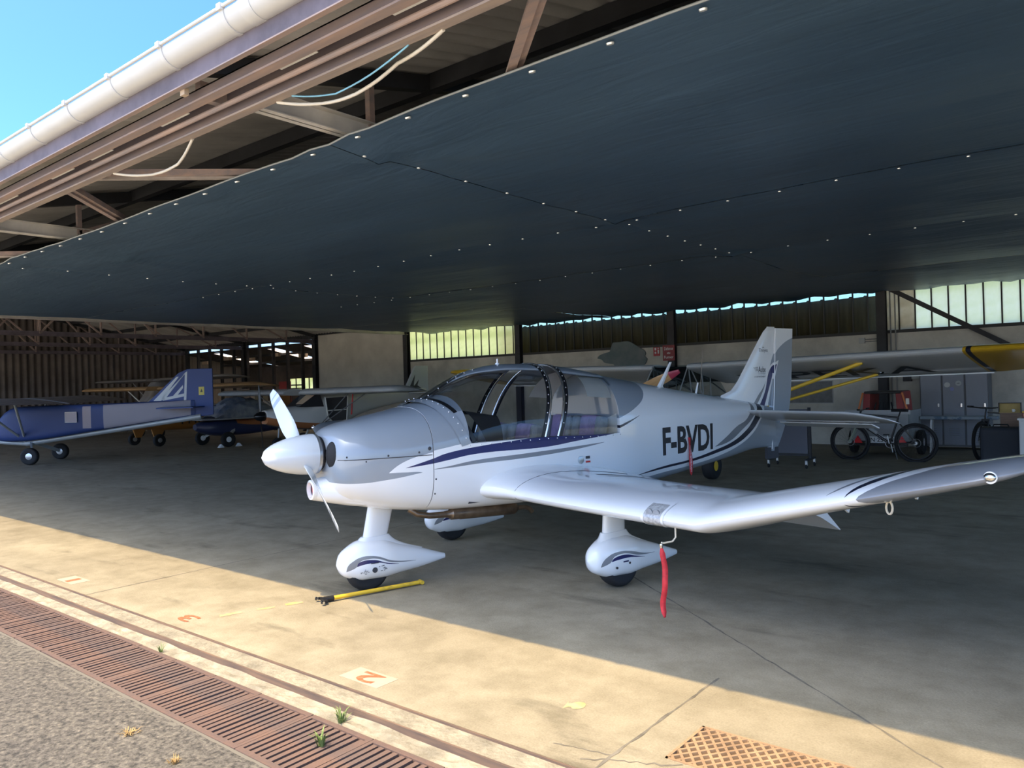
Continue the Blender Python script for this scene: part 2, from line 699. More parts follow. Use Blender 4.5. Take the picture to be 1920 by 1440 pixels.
# ---- threshold, rails in the floor, drain
M_SILL = mat('pale_threshold_concrete', (0.265, 0.232, 0.17), 0.9, vary=0.35, scale=6, bump=0.6, bscale=35)
tag(MB().box((XL, 2.572, -0.2), (XR, 2.703, -0.004)).build('trim_1', M_SILL), kind='structure')
sb = MB()
rows = []
nx_ = 420
for i in range(nx_ + 1):
    x = -16 + 24.2 * i / nx_
    e = noise.noise((x * 3.1, 0.3, 0)) * 0.012
    rows.append([Vector((x, 2.440, -0.2)), Vector((x, 2.440, -0.045)), Vector((x, 2.47, -0.036 + 0.02 * noise.noise((x * 7, 1.2, 0)))),
                 Vector((x, 2.51 + e, -0.034 + 0.02 * noise.noise((x * 9, 4.2, 0)))), Vector((x, 2.546, -0.030 + 0.03 * max(0, noise.noise((x * 2.2, 8.0, 0))))), Vector((x, 2.546, -0.2))])
sb.loft(rows, closed=False)
tag(sb.build('trim_2', M_SILL), kind='structure')
M_RAIL = mat('worn_rail_steel', (0.24, 0.155, 0.105), 0.6, 0.35, col2=(0.13, 0.095, 0.08), scale=8, stretch=(0.3, 4, 4))
for yy, lab in ((2.557, 'outer rusty sliding door rail set in the threshold beside the drain'), (2.712, 'inner rusty sliding door rail along the edge of the slab')):
    t_ = thing('door_rail', lab, 'rail', (-14, yy, 0), group=None)
    MB().box((-22, -0.011, -0.08), (22, 0.001, 0.006)).build('rail_head', M_RAIL, t_)
    MB().box((-22, 0.003, -0.08), (22, 0.013, -0.012)).build('rail_groove', M_BLACK, t_)

ch = MB()
ch.box((XL, 1.93, -0.45), (XR, 1.975, -0.035)).box((XL, 1.975, -0.45), (XR, 2.44, -0.40))
tag(ch.build('trim_3', mat('drain_channel_concrete', (0.14, 0.125, 0.10), 0.9)), kind='structure')

M_GRATE = mat('rusty_cast_iron', (0.155, 0.09, 0.065), 0.8, 0.1, col2=(0.105, 0.075, 0.066), scale=5, bump=0.2, bscale=80)
GP = 0.476
bar_me = MB().box((-0.015, -0.195, -0.035), (0.015, 0.195, 0)).mesh('bar', M_GRATE)
rim_me = MB().box((-GP / 2 + 0.004, -0.016, -0.04), (GP / 2 - 0.004, 0.016, 0.003)).mesh('rim', M_GRATE)
end_me = MB().box((-0.012, -0.22, -0.04), (0.012, 0.22, 0.003)).mesh('end_bar', M_GRATE)
ORD = ['nearest', 'second', 'third', 'fourth', 'fifth', 'sixth', 'seventh', 'eighth', 'ninth', 'tenth', 'eleventh', 'twelfth', 'thirteenth']
for k in range(13):
    gx = -1.93 - GP * (k + 0.5) - 0.02
    lab = 'rusty slotted drain grate, %s from the bottom edge of the picture' % ORD[k] if k else 'rusty slotted drain grate nearest the bottom edge of the picture'
    g = thing('drain_grate', lab, 'drain grate', (gx, 2.208 + random.uniform(-0.003, 0.003), -0.034), random.uniform(-0.006, 0.006), 'slotted grates of the drain')
    for sy in (-0.214, 0.214):
        inst('rim', rim_me, g, (0, sy, 0))
    for sx in (-GP / 2 + 0.014, GP / 2 - 0.014):
        inst('end_bar', end_me, g, (sx, 0, 0))
    for i in range(9):
        inst('bar', bar_me, g, (-GP / 2 + 0.0476 * (i + 1), 0, random.uniform(-0.003, 0.001)))

cv_ = MB().box((-1.945, 1.98, -0.12), (XR, 2.436, -0.036)).box((XL, 1.98, -0.12), (-8.145, 2.436, -0.036))
tag(cv_.build('trim_5', M_SILL), kind='structure')

# lattice cover in the slab
pc = thing('lattice_cover', 'rusty diamond lattice drain cover let into the sunlit slab', 'drain cover', (GX0, GY0, 0))
lw, lh = GX1 - GX0, GY1 - GY0
lb = MB()
stp = 0.052


def clipseg(x0, s):
    """diagonal through (x0, 0) with slope s clipped to the frame"""
    pts = []
    for y in (0.0, lh):
        pts.append([x0 + y * s, y])
    (xa, ya), (xb, yb) = pts
    if (xa < 0 and xb < 0) or (xa > lw and xb > lw):
        return None
    for p in pts:
        if p[0] < 0:
            p[1] = -x0 / s
            p[0] = 0
        elif p[0] > lw:
            p[1] = (lw - x0) / s
            p[0] = lw
    return pts


for s in (0.75, -0.75):
    n = int((lw + lh) / stp) + 6
    for i in range(-10, n + 6):
        q = clipseg(i * stp - 0.01, s)
        if q and (Vector(q[0]) - Vector(q[1])).length > 0.02:
            lb.bar((*q[0], -0.006 + (0.0006 if s > 0 else 0)), (*q[1], -0.006 + (0.0006 if s > 0 else 0)), 0.013, 0.016)
lb.build('lattice', mat('tan_rusty_steel', (0.34, 0.215, 0.12), 0.8, 0.1, vary=0.3, scale=6), pc)  # paler rust tone than the slotted grates
fr = MB()
fr.box((0, 0, -0.03), (lw, 0.012, 0.004)).box((0, lh - 0.012, -0.03), (lw, lh, 0.004)).box((0, 0, -0.03), (0.012, lh, 0.004)).box((lw - 0.012, 0, -0.03), (lw, lh, 0.004))
fr.build('frame', mat('tan_rusty_steel', (0.34, 0.215, 0.12)), pc)


# ---- apron of old asphalt outside
def asphalt():
    m, t, b = new_mat('old_asphalt')
    b.inputs['Roughness'].default_value = 0.9
    tc = t.nodes.new('ShaderNodeTexCoord')
    v = t.nodes.new('ShaderNodeTexVoronoi')
    v.inputs['Scale'].default_value = 55
    n = t.nodes.new('ShaderNodeTexNoise')
    n.inputs['Scale'].default_value = 1.6
    n.inputs['Detail'].default_value = 7
    n3 = t.nodes.new('ShaderNodeTexNoise')
    n3.inputs['Scale'].default_value = 30
    n3.inputs['Detail'].default_value = 6
    n3.inputs['Roughness'].default_value = 0.75
    for q in (v, n, n3):
        t.links.new(tc.outputs['Object'], q.inputs['Vector'])
    r1 = t.nodes.new('ShaderNodeValToRGB')
    e = r1.color_ramp.elements
    e[0].position, e[0].color = 0.38, (0.04, 0.037, 0.033, 1)
    e[1].position, e[1].color = 0.66, (0.22, 0.20, 0.172, 1)
    t.links.new(n3.outputs['Fac'], r1.inputs[0])
    r2 = t.nodes.new('ShaderNodeValToRGB')
    e = r2.color_ramp.elements
    e[0].position, e[0].color = 0.3, (0.78, 0.75, 0.72, 1)
    e[1].position, e[1].color = 0.7, (1.12, 1.08, 1.0, 1)
    t.links.new(n.outputs['Fac'], r2.inputs[0])
    mx = t.nodes.new('ShaderNodeMix')
    mx.data_type = 'RGBA'
    mx.blend_type = 'MULTIPLY'
    mx.inputs[0].default_value = 1
    t.links.new(r1.outputs[0], mx.inputs[6])
    t.links.new(r2.outputs[0], mx.inputs[7])
    r4 = t.nodes.new('ShaderNodeValToRGB')
    e = r4.color_ramp.elements
    e[0].position, e[0].color = 0.0, (1.45, 1.4, 1.3, 1)
    e[1].position, e[1].color = 0.45, (0.85, 0.85, 0.85, 1)
    t.links.new(v.outputs['Distance'], r4.inputs[0])
    m2 = t.nodes.new('ShaderNodeMix')
    m2.data_type = 'RGBA'
    m2.blend_type = 'MULTIPLY'
    m2.inputs[0].default_value = 0.8
    t.links.new(mx.outputs[2], m2.inputs[6])
    t.links.new(r4.outputs[0], m2.inputs[7])
    t.links.new(m2.outputs[2], b.inputs['Base Color'])
    bp = t.nodes.new('ShaderNodeBump')
    bp.inputs['Strength'].default_value = 0.9
    bp.inputs['Distance'].default_value = 0.012
    t.links.new(n3.outputs['Fac'], bp.inputs['Height'])
    t.links.new(bp.outputs[0], b.inputs['Normal'])
    return m


M_ASPH = asphalt()
tag(MB().box((-90, -1.2, -0.5), (60, 1.94, -0.037)).build('apron', M_ASPH), kind='structure')
tag(MB().box((-90, -120, -0.5), (60, -1.2, -0.037)).build('bounce_ground', mat('pale_bounce_ground', (0.62, 0.58, 0.48), 0.9, vary=0.12, scale=0.3)), kind='structure')  # unseen pale ground added to bounce warm sunlight into the hangar
# uneven strip of asphalt along the drain edge
eb = MB()
rows = []
for i in range(300):
    x = -14 + 16 * i / 299
    rows.append([Vector((x, 1.90, -0.0365)), Vector((x, 1.955 + 0.012 * noise.noise((x * 5, 2, 0)), -0.034 + 0.004 * noise.noise((x * 20, 3, 0)))),
                 Vector((x, 1.978 + 0.012 * noise.noise((x * 4, 7, 0)), -0.042)), Vector((x, 1.97, -0.1))])
tag(eb.loft(rows, closed=False).build('trim_4', M_ASPH), kind='structure')
tag(MB().box((-90, YB + 0.3, -0.4), (60, 120, -0.06)).build('rear_ground', mat('meadow', (0.34, 0.33, 0.17), 0.95, vary=0.4, scale=0.6)), kind='structure')

# ---- back wall
WT = 0.25
SILL = 2.63
WTOP = 3.85
wb = MB().box((FRAMES[3], YB, 0), (XR, YB + WT, SILL - 0.06))
wall_back = tag(wb.build('wall_back', M_WALLC), kind='structure')
MB().box((0.9, YB, SILL - 0.06), (XR, YB + WT, WTOP)).build('wall_panel', M_WALLC, wall_back)
MB().box((FRAMES[2] + 0.1, YB, 0), (FRAMES[3], YB + WT, WTOP)).build('wall_panel', mat('smooth_grey_panel', (0.54, 0.515, 0.45), 0.9, vary=0.15, scale=1.1), wall_back)
MB().box((FRAMES[2], YB, WTOP - 0.02), (XR, YB + WT, WTOP + 0.2)).build('ring_beam', M_STEEL_DARK, wall_back)
for fx in FRAMES[1:]:
    c = MB()
    c.box((fx - 0.10, YB - 0.16, 0), (fx + 0.10, YB - 0.148, WTOP)).box((fx - 0.10, YB - 0.014, 0), (fx + 0.10, YB - 0.002, WTOP)).box((fx - 0.006, YB - 0.15, 0), (fx + 0.006, YB - 0.01, WTOP))
    c.build('column', M_STEEL_DARK, wall_back)
# board marks on the lower wall
for i, (x0, x1, z) in enumerate(((-8.2, -5.0, 0.72), (-4.3, -3.3, 1.05), (-8.0, -5.2, 0.35))):
    MB().box((x0, YB - 0.012, z), (x1, YB + 0.01, z + 0.02)).build('board_mark', M_WALLC, wall_back)

M_PANE_Y = frosted('yellowed_translucent_pane', (0.97, 0.97, 0.66), (0.66, 0.70, 0.36), 2.2, 0.4, 0.0, 0.09)  # this and the milky pane glow slightly in place of daylight
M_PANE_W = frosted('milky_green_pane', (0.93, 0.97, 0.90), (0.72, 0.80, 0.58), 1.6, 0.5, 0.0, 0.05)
M_PANE_B = frosted('brown_stained_pane', (0.85, 0.80, 0.68), (0.42, 0.33, 0.20), 1.2, 0.7)
M_PANE_C = frosted('hazy_old_glass', (0.93, 0.92, 0.76), (0.8, 0.8, 0.6), 2.0, 0.3, 0.93)
M_PANE_D = glass('smoky_old_glass', (0.30, 0.30, 0.28), 0.10, 0.2)
M_MULL = mat('dark_window_bar', (0.03, 0.03, 0.03), 0.6)


def window(n, x0, x1, cnt, mats):
    w = thing('window_%d' % n, None, None, ((x0 + x1) / 2, YB + 0.1, SILL))
    w['kind'] = 'structure'
    L = x1 - x0
    h = WTOP - SILL
    pw = L / cnt
    me = MB().box((-pw / 2 + 0.012, -0.004, 0.0), (pw / 2 - 0.012, 0.004, h - 0.02))
    for i in range(cnt):
        mt = mats(i, cnt)
        key = 'pane_%s' % mt.name
        pm = me.mesh('pane', mt)
        inst('pane', pm, w, (-L / 2 + pw * (i + 0.5), 0, 0))
    mm = MB().box((-0.014, -0.03, 0), (0.014, 0.02, h - 0.02)).mesh('mullion', M_MULL)
    for i in range(cnt + 1):
        inst('mullion', mm, w, (-L / 2 + pw * i, 0, 0))
    MB().box((-L / 2, -0.13, -0.07), (L / 2, 0.10, 0.0)).build('sill', M_MULL, w)
    MB().box((-L / 2, -0.05, h - 0.03), (L / 2, 0.05, h + 0.02)).build('head', M_MULL, w)
    return w


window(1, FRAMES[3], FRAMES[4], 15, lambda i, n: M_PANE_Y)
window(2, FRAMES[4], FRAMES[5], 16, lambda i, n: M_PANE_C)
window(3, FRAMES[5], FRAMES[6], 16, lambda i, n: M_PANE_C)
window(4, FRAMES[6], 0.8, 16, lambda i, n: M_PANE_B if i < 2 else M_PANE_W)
# dark corrugated lean-to standing against the middle windows outside
lt = MB()
rows = []
for i in range(0, 521):
    x = FRAMES[4] - 0.9 + (FRAMES[6] - FRAMES[4] + 0.9) * i / 520
    yy = YB + 0.42 + 0.03 * math.sin(x * 2 * PI / 0.33)
    k = (math.cos(x * 2 * PI / 0.33) + 1) / 2
    rows.append([Vector((x, yy, 0)), Vector((x, yy, 3.475 + 0.03 * (k > 0.88)))])
lt.loft(rows, closed=False)
tag(lt.build('wall_lean_to', mat('dark_corrugated_sheet', (0.055, 0.048, 0.04), 0.85, vary=0.3, scale=2)), kind='structure')

# brace and conduit at the right-hand column
MB().bar((-4.30, YB - 0.1, 3.56), (-1.7, YB - 0.1, 1.95), 0.08, 0.10).build('wall_brace', M_STEEL_DARK, wall_back)
for dx in (0.17, 0.27):
    MB().tube([(FRAMES[6] + dx, YB - 0.03, 0.9), (FRAMES[6] + dx, YB - 0.03, 3.6)], 0.016).build('conduit', mat('grey_conduit', (0.25, 0.25, 0.24), 0.6), wall_back)
MB().box((-4.99, YB - 0.07, 2.36), (-4.86, YB, 2.49)).build('junction_box', mat('grey_box_plastic', (0.5, 0.5, 0.48), 0.6), wall_back, bevel=0.008)
for dz in (-0.025, 0.025):
    MB().tube([(-4.87, YB - 0.03, 2.425 + dz), (FRAMES[6] - 0.1, YB - 0.03, 2.425 + dz)], 0.011).build('conduit', mat('grey_conduit', (0.25, 0.25, 0.24)), wall_back)

# ---- left end wall of dark corrugated sheet
we = MB()
rows = []
for i in range(0, 361):
    y = 2.8 + (YB - 2.8 + 0.2) * i / 360
    xx = XL + 0.04 * math.sin(y * 2 * PI / 0.27)
    rows.append([Vector((xx, y, 0)), Vector((xx, y, 3.75 + 1.9 * (1 - abs(y - 10.8) / 8.4)))])
we.loft(rows, closed=False)
tag(we.build('wall_left', mat('dark_brown_corrugated_sheet', (0.15, 0.125, 0.11), 0.8, vary=0.25, scale=1.2)), kind='structure')

# ---- glazed partition and the back room behind it
wp = thing('wall_partition', None, None, (-30.6, YB, 0))
wp['kind'] = 'structure'
for i in range(11):
    x = -25.47 - 1.025 * i
    big = i in (0, 5, 10)
    pw = 0.11 if big else 0.045
    MB().box((x + 30.6 - pw, 0.0, 0), (x + 30.6 + pw, 0.12, WTOP)).build('post', M_STEEL_DARK, wp)
MB().box((-5.4, 0.02, 3.72), (5.2, 0.14, 3.95)).build('head_beam', M_STEEL_DARK, wp)
bx0, bx1, by1 = -36.2, -25.3, 22.5
tag(MB().box((bx0 - 0.2, YB + 0.2, 0), (bx0, by1, 3.6)).build('wall_backroom_left', mat('pale_board_wall', (0.42, 0.37, 0.31), 0.8, vary=0.2, scale=2, stretch=(1, 6, 0.3))), kind='structure')
tag(MB().box((bx1, YB + WT, 0), (bx1 + 0.2, by1, 3.6)).build('wall_backroom_right', M_WALLC), kind='structure')
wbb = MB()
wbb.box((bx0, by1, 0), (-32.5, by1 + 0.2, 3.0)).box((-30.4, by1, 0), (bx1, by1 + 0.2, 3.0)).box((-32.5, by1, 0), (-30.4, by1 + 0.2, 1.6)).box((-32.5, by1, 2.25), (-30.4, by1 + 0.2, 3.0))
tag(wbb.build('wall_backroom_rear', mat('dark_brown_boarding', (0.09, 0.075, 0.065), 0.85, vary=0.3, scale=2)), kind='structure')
w5 = thing('window_5', None, None, (-31.45, by1 + 0.1, 1.6))
w5['kind'] = 'structure'
for i in range(4):
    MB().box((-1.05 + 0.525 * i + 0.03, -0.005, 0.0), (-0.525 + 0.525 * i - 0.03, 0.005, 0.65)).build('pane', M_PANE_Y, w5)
for q in (-0.525, 0, 0.525):
    MB().box((q - 0.03, -0.03, 0), (q + 0.03, 0.03, 0.65)).build('mullion', M_MULL, w5)
MB().box((-1.05, -0.03, 0.30), (0, 0.03, 0.36)).box((-1.05, -0.03, 0.14), (0, 0.03, 0.19)).build('transom', M_MULL, w5)
# back-room roof falling to the rear, with skylights that glow in place of daylight
M_SKYL = frosted('warm_glowing_skylight', (0.98, 0.80, 0.62), (0.9, 0.68, 0.48), 1.5, 0.3, 0.0, 0.45)  # strongest pane glow, standing in for daylight from above
rb = MB()
SKY_X = [(-33.9, -33.3), (-29.5, -28.85), (-26.9, -26.3)]


def rz_(y):
    return 3.60 - (y - YB) * 0.21


YA, YZ = 19.4, 21.6
prev = bx0
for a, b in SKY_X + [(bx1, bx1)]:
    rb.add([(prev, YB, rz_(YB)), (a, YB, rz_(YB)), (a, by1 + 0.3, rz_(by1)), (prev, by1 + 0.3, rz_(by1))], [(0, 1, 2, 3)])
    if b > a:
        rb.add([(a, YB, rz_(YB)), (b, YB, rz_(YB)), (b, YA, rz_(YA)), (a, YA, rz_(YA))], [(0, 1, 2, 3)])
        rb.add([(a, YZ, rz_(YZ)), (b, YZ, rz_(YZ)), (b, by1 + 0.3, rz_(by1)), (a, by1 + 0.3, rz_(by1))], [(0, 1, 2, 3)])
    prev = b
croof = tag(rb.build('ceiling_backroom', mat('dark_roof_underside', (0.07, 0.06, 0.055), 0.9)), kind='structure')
for a, b in SKY_X:
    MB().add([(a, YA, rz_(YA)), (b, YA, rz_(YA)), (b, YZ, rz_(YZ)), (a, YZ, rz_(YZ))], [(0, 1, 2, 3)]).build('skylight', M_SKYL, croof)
for y in (20.0, 21.2):
    MB().bar((bx0, y, rz_(y) - 0.10), (bx1, y, rz_(y) - 0.10), 0.06, 0.10).build('purlin', M_STEEL_DARK, croof)
for k in range(6):  # pale blocks stand in for patches of light on the beams
    x = -35.2 + 1.95 * k
    MB().box((x, YB + 0.5, 3.05 + 0.12 * (k % 2)), (x + 0.5, YB + 0.62, 3.2 + 0.12 * (k % 2))).build('beam_light_patch', mat('pale_light_patch', (0.5, 0.38, 0.27), 0.8), croof)

# ---- main roof
EY, EZ, RY, RZ = 2.42, 3.785, 10.75, 5.65
M_ROOF = mat('fibre_cement_sheet', (0.58, 0.55, 0.50), 0.9, vary=0.25, scale=1.5, stretch=(1, 0.3, 1))
rows = []
nw = 1500
for i in range(nw + 1):
    x = XL - 0.2 + (XR - XL + 0.4) * i / nw
    dz = 0.024 * math.sin(x * 2 * PI / 0.177)
    rows.append([Vector((x, EY - 0.0, EZ + dz)), Vector((x, 4.5, EZ + (RZ - EZ) * (4.5 - EY) / (RY - EY) + dz)), Vector((x, RY, RZ + dz)), Vector((x, YB + 0.5, EZ + 0.02 + dz))])
ceil = tag(MB().loft(rows, closed=False).build('ceiling', M_ROOF, smooth=60), kind='structure')


def roof_z(y):
    return EZ + (RZ - EZ) * (y - EY) / (RY - EY) if y < RY else RZ + (EZ - RZ) * (y - RY) / (YB + 0.5 - RY)


for y in (3.35, 4.55, 5.9, 7.3, 8.9, 10.5, 12.2, 13.9, 15.6, 17.3):
    MB().box((XL, y - 0.04, roof_z(y) - 0.17), (XR, y + 0.04, roof_z(y) - 0.035)).build('purlin', M_STEEL_DARK if y > 3.5 else M_STEEL_PURPLE, ceil)

# door head steelwork along the front, all parallel to the opening
fasc = MB().box((XL, 2.395, 3.525), (XR, 2.407, 3.72))
fo = fasc.build('fascia_channel', M_STEEL_PURPLE, ceil)
MB().box((XL, 2.375, 3.520), (XR, 2.41, 3.528)).build('lower_flange', M_STEEL_RUST, fo)
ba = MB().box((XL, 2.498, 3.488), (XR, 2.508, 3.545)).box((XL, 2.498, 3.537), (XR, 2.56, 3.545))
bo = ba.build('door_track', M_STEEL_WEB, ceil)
MB().box((XL, 2.498, 3.475), (XR, 2.565, 3.487)).build('lower_flange', M_STEEL_RUST, bo)  # flange lighter than its web, bounce light painted into the tone
MB().tube([(XL, 2.635, 3.462), (XR, 2.635, 3.462)], 0.017, 10).build('track_rail', M_STEEL_RUST, ceil)
bb = MB().box((XL, 2.69, 3.428), (XR, 2.70, 3.62)).box((XL, 2.69, 3.61), (XR, 2.755, 3.62))
bo = bb.build('door_track', M_STEEL_WEB, ceil)
MB().box((XL, 2.69, 3.415), (XR, 2.755, 3.427)).build('lower_flange', mat('tan_bounce_lit_steel', (0.40, 0.31, 0.25), 0.7, 0.0, col2=(0.28, 0.23, 0.21), scale=6, stretch=(0.3, 3, 3)), bo)  # tan flange carries the warm light from below in its colour
for k in range(26):
    x = 1.4 - 1.05 * k + random.uniform(-0.25, 0.25)
    l = random.uniform(0.25, 0.6)
    MB().box((x, 2.567, 3.476), (x + l, 2.583, 3.481)).build('pale_track_strip', M_STEEL_PALE, ceil)  # pale strips of random length beside the track
for fx in FRAMES:
    MB().box((fx - 0.03, 2.51, 3.49), (fx + 0.03, 2.69, 3.60)).build('hanger', M_STEEL_RUST, ceil)
    MB().box((fx - 0.03, 2.41, 3.49), (fx + 0.02, 2.44, 3.53)).build('rafter_end', mat('split_timber_end', (0.5, 0.38, 0.27), 0.9), ceil)

# trusses: pale tie beams towards the back wall, rusty webs and wind braces
for fx in FRAMES:
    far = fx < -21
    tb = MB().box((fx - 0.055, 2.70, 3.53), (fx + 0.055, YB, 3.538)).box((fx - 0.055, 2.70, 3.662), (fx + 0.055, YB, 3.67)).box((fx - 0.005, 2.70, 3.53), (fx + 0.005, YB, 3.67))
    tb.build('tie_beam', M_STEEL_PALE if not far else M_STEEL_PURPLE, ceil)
    MB().bar((fx, 2.5, roof_z(2.5) - 0.10), (fx, RY, RZ - 0.10), 0.09, 0.12).build('rafter', M_STEEL_DARK, ceil)
    MB().bar((fx, RY, RZ - 0.10), (fx, YB, roof_z(YB) - 0.10), 0.09, 0.12).build('rafter', M_STEEL_DARK, ceil)
    ys = [3.9, 5.6, 7.3, 9.0, 10.75, 12.5, 14.2, 15.9, 17.6]
    for i, y in enumerate(ys if far else ys[:2]):
        MB().bar((fx, y, 3.6), (fx, y, roof_z(y) - 0.15), 0.05).build('strut', M_STEEL_RUST, ceil)
        y2 = y + 1.7 if y < RY else y - 1.7
        if 2.8 < y2 < YB:
            MB().bar((fx, y, 3.62), (fx, y2, roof_z(y2) - 0.15), 0.05).build('strut', M_STEEL_RUST, ceil)
for i in range(len(FRAMES) - 1):
    a, b = FRAMES[i], FRAMES[i + 1]
    mxx = (a + b) / 2 + 0.05
    pale = mat('pale_brace_tube', (0.40, 0.345, 0.31), 0.6, vary=0.2, scale=4)
    for q, (x2, sgn) in enumerate(((a, -1), (b, 1))):
        for dz in (0, 0.055):
            MB().bar((mxx + 0.22 * sgn, 2.78, 3.50 + dz * 0.3), (x2, 5.1, 3.50 + dz * 0.3), 0.05, 0.02).build('wind_brace', pale if sgn > 0 else M_STEEL_RUST, ceil) if dz == 0 else \
                MB().bar((mxx + 0.22 * sgn + 0.07, 2.78, 3.535), (x2 + 0.07, 5.1, 3.535), 0.04, 0.05).build('wind_brace', M_STEEL_RUST, ceil)

# ---- gutter
M_GUT = mat('grey_white_gutter_plastic', (0.58, 0.57, 0.545), 0.38, vary=0.06, scale=1.5)
gt = thing('roof_gutter', 'pale half-round plastic roof gutter along the front eave', 'gutter', (-14, 2.375, 3.735))
prof = [(math.cos(a) * 0.095, math.sin(a) * 0.095) for a in [PI + PI * i / 16 for i in range(17)]]
prof += [(p[0] * 0.95, p[1] * 0.95) for p in reversed(prof)]
rings = [[Vector((x, p[0], p[1])) for p in prof] for x in (-22.2, 22.2)]
MB().loft(rings, True, True).build('trough', M_GUT, gt, smooth=40)
MB().tube([(-22.2, -0.100, 0.016), (22.2, -0.100, 0.016)], 0.011, 10).build('bead', M_GUT, gt, smooth=60)
stp_ = MB()
ring2 = [[Vector((x, math.cos(a) * r, math.sin(a) * r)) for x, r in ((-0.018, 0.095), (-0.018, 0.101), (0.018, 0.101), (0.018, 0.095))] for a in [PI * 0.98 + PI * 1.0 * i / 20 for i in range(21)]]
stp_.loft(ring2, True, True)
stp_.box((-0.02, -0.118, -0.004), (0.02, -0.086, 0.032))
stp_.box((-0.014, 0.09, -0.03), (0.014, 0.13, 0.0))
br_me = stp_.mesh('bracket', M_GUT, 40)
for k in range(-6, 34):
    inst('bracket', br_me, gt, (-3.80 - 0.685 * k + 14, 0, 0))
jr = MB()
jr.loft([[Vector((x, math.cos(a) * r, math.sin(a) * r)) for x, r in ((-0.05, 0.0955), (-0.05, 0.0985), (0.05, 0.0985), (0.05, 0.0955))] for a in [PI + PI * i / 20 for i in range(21)]], True, True)
jme = jr.mesh('coupling', M_GUT, 40)
for x in (-3.6, -7.6 - 4, 0.4):
    inst('coupling', jme, gt, (x + 14, 0, 0))


# ---- ceiling tarp
def tarp_mat():
    m, t, b = new_mat('dark_blue_green_tarp')
    b.inputs['Roughness'].default_value = 0.42
    b.inputs['Specular IOR Level'].default_value = 0.6
    tc = t.nodes.new('ShaderNodeTexCoord')
    mp = t.nodes.new('ShaderNodeMapping')
    mp.inputs['Scale'].default_value = (0.25, 1.0, 1)
    t.links.new(tc.outputs['Object'], mp.inputs[0])
    n = t.nodes.new('ShaderNodeTexNoise')
    n.inputs['Scale'].default_value = 1.2
    n.inputs['Detail'].default_value = 7
    t.links.new(mp.outputs[0], n.inputs['Vector'])
    r = t.nodes.new('ShaderNodeValToRGB')
    e = r.color_ramp.elements
    e[0].position, e[0].color = 0.3, (0.042, 0.080, 0.130, 1)
    e[1].position, e[1].color = 0.7, (0.060, 0.108, 0.165, 1)
    t.links.new(n.outputs['Fac'], r.inputs[0])
    t.links.new(r.outputs[0], b.inputs['Base Color'])
    mp2 = t.nodes.new('ShaderNodeMapping')
    mp2.inputs['Scale'].default_value = (1.0, 5.0, 1)
    t.links.new(tc.outputs['Object'], mp2.inputs[0])
    n2 = t.nodes.new('ShaderNodeTexNoise')
    n2.inputs['Scale'].default_value = 1.3
    n2.inputs['Detail'].default_value = 6
    n2.inputs['Distortion'].default_value = 0.6
    t.links.new(mp2.outputs[0], n2.inputs['Vector'])
    bp = t.nodes.new('ShaderNodeBump')
    bp.inputs['Strength'].default_value = 0.22
    bp.inputs['Distance'].default_value = 0.05
    t.links.new(n2.outputs['Fac'], bp.inputs['Height'])
    t.links.new(bp.outputs[0], b.inputs['Normal'])
    return m


M_TARP = tarp_mat()
tarp = thing('ceiling_tarp', 'dark blue-green tarpaulin ceiling laced below the roof over the aircraft', 'tarpaulin', (0, 0, 3.6))
TX = [-18.7, -11.6, -4.5, 2.4, 8.1]
TY = [0.0, 0.255, 0.465, 0.73, 1.0]          # rows as fractions front to back


def tarp_pt(x, v):
    yf = 3.44 + 0.18 * min(1.0, max(0.0, (-1.67 - x) / 6.0))
    y = yf + (18.93 - yf) * v
    z = 3.455 + 0.055 * v
    # sag between the lacing lines
    for a, b in zip(TY[:-1], TY[1:]):
        if a <= v <= b:
            k = math.sin(PI * (v - a) / (b - a))
            z -= (0.025 + 0.06 * max(0, min(1, (v - 0.35) * 3)) * (0.5 + 0.5 * math.tanh((x + 6.5) / 2))) * k
    z += 0.018 * noise.noise((x * 0.5, y * 0.9, 0.0)) + 0.010 * noise.noise((x * 1.3, y * 3.0, 4.0))
    # ruffles near the back edge
    e = max(0, (v - 0.86) / 0.14)
    z += e * 0.05 * noise.noise((x * 1.6, y * 1.2, 2.0)) + e * 0.025 * math.sin(x * 7 + 3 * noise.noise((x, y, 1.0)))
    # puckers round the corner grommets
    for gx, gv in ((-4.5, 0.03), (-4.5, 0.255), (-11.6, 0.02), (-10.2, 0.06), (-4.5, 0.465)):
        gy = 3.6 + 15.3 * gv
        d = math.hypot(x - gx, y - gy)
        if d < 1.3:
            a = math.atan2(y - gy, x - gx)
            z += 0.03 * math.exp(-d * 2.2) * math.sin(a * 9) - 0.04 * math.exp(-d * 4)
    return Vector((x, y, z - 3.6))


